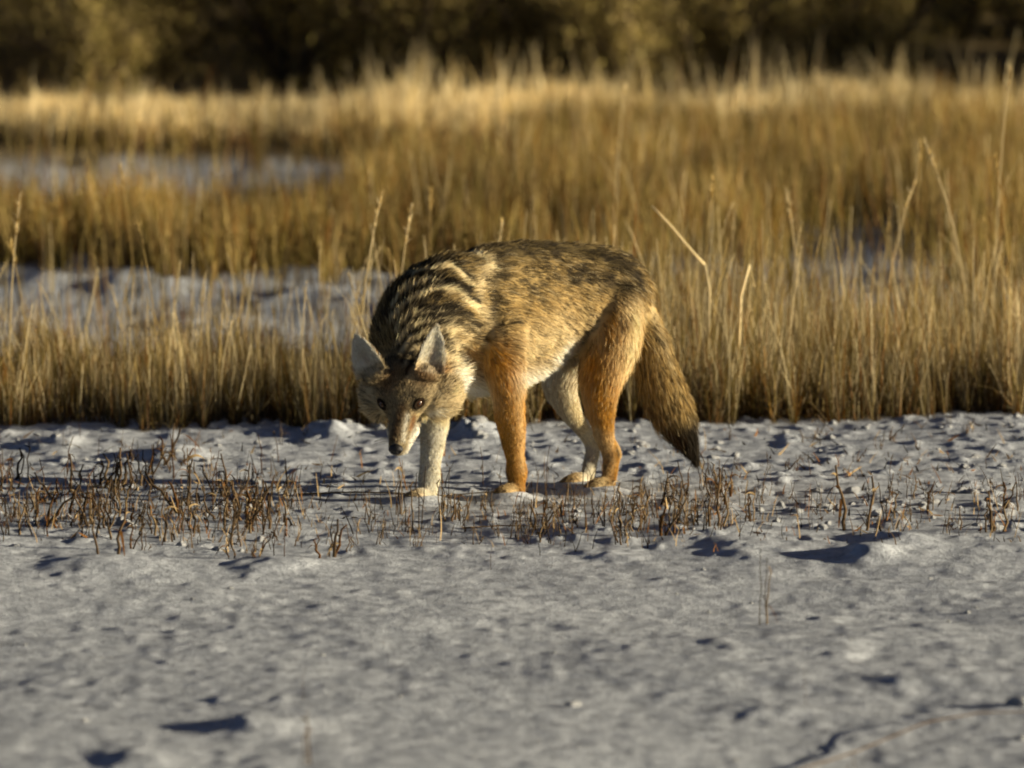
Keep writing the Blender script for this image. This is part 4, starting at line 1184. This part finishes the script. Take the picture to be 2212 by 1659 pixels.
    for s in (1, -1):
        c = Hd(s * .0390, .0505, .0085)
        out = unit(fw * 0.72 + lf * s * 0.62 + upv * 0.30)
        c = c - out * 0.0005
        e = ball('eye', c, 0.0128, m_eye)
        # dark almond lid round the eye
        a1 = unit(lf * s * 0.8 - fw * 0.55 + upv * 0.30); a1 = unit(a1 - out * a1.dot(out)); a2 = np.cross(out, a1)
        th = np.linspace(0, 2 * np.pi, 20, endpoint=False); Vr = []; Qr = []
        for q in range(20):
            cc_ = c + out * 0.0098 + a1 * math.cos(th[q]) * 0.0128 + a2 * math.sin(th[q]) * 0.0078
            rad_ = unit(a1 * math.cos(th[q]) + a2 * math.sin(th[q]))
            for w_ in range(6):
                ph = w_ * math.pi / 3
                Vr.append(cc_ + rad_ * math.cos(ph) * 0.0040 + out * math.sin(ph) * 0.0022)
                Qr.append((q * 6 + w_, q * 6 + (w_ + 1) % 6, ((q + 1) % 20) * 6 + (w_ + 1) % 6, ((q + 1) % 20) * 6 + w_))
        lid = obj('eyelid', mesh_np('eyelid', np.array(Vr), quads=np.array(Qr), smooth=True), m_lid, e)
        pu = ball('pupil', c + out * 0.0092, 0.0046, m_blk, sub=2); pu.parent = e
    ns = Parts()
    bm = bmesh.new(); bmesh.ops.create_icosphere(bm, subdivisions=4, radius=1.0)
    for v in bm.verts:
        q = v.co.copy()
        xw = 0.0165 * (1 - 0.30 * max(0, -q.z))
        x, y, z = q.x * xw, q.y * 0.012, q.z * 0.0125
        for s in (1, -1):
            d2 = ((q.x - s * 0.45) / 0.26) ** 2 + ((q.z + 0.10) / 0.22) ** 2
            if q.y > 0: y -= 0.006 * math.exp(-d2)
        if q.y > 0: y -= 0.002 * math.exp(-(q.x / 0.10) ** 2) * (q.z < 0.2)
        v.co = Hd(x * 1.05, .1635 + y, -.0325 + z * 1.1)
    m_ = bpy.data.meshes.new('nose'); bm.to_mesh(m_); bm.free(); m_.polygons.foreach_set('use_smooth', np.ones(len(m_.polygons), bool))
    obj('nose', m_, m_blk, yo)
    wp = Parts()
    for s in (1, -1):
        for i in range(7):
            a = Hd(s * .024, .108 + .007 * (i % 4), -.044 - .004 * (i // 4))
            t = np.linspace(0, 1, 5)
            dr = lf * s * 0.8 - fw * (0.25 + .1 * r.random()) + upv * (-0.25 + 0.15 * r.random())
            V, T, Q = tube(np.array([a + dr * 0.055 * k_ + np.array((0, 0, -0.012)) * k_ ** 2 for k_ in t]), np.linspace(0.0004, 0.00015, 5), 4)
            wp.add(V, T, Q, (0.05, 0.04, 0.03))
    obj('whiskers', wp.mesh('whiskers'), M_STEM, yo)['kind'] = 'stuff'
    # claws
    for kx, c in paws.items():
        for s in (-1.5, -0.5, 0.5, 1.5):
            sd = np.array((-H[1], H[0], 0)) * s * 0.0105
            q = np.array((c[0], c[1], 0.016)) + sd + H * (0.060 - 0.006 * (abs(s) > 1))
            V, T, Q = tube(np.array([q + (0, 0, -.002), q + H * .005 + (0, 0, -.004), q + H * .009 + (0, 0, -.010)]), np.array([0.0024, 0.0018, 0.0005]), 6)
            p_ = Parts(); p_.add(V, T, Q, (0.03, 0.025, 0.02)); obj('claw', p_.mesh('claw'), M_STEM, yo)
    return paws

_H = (-0.68, -0.73)
for _p in ((1112, -0.012), (921, -0.118), (1307, 0.14), (1256, 0.27)):
    _x = P(_p[0], 1070, _p[1])[0]
    PAWS.append((_x + 0.02 * _H[0], _p[1] + 0.02 * _H[1]))

build_ground()
build_coyote()
build_grass()
build_shrubs()
build_stalks()
build_stubble()
build_clods()
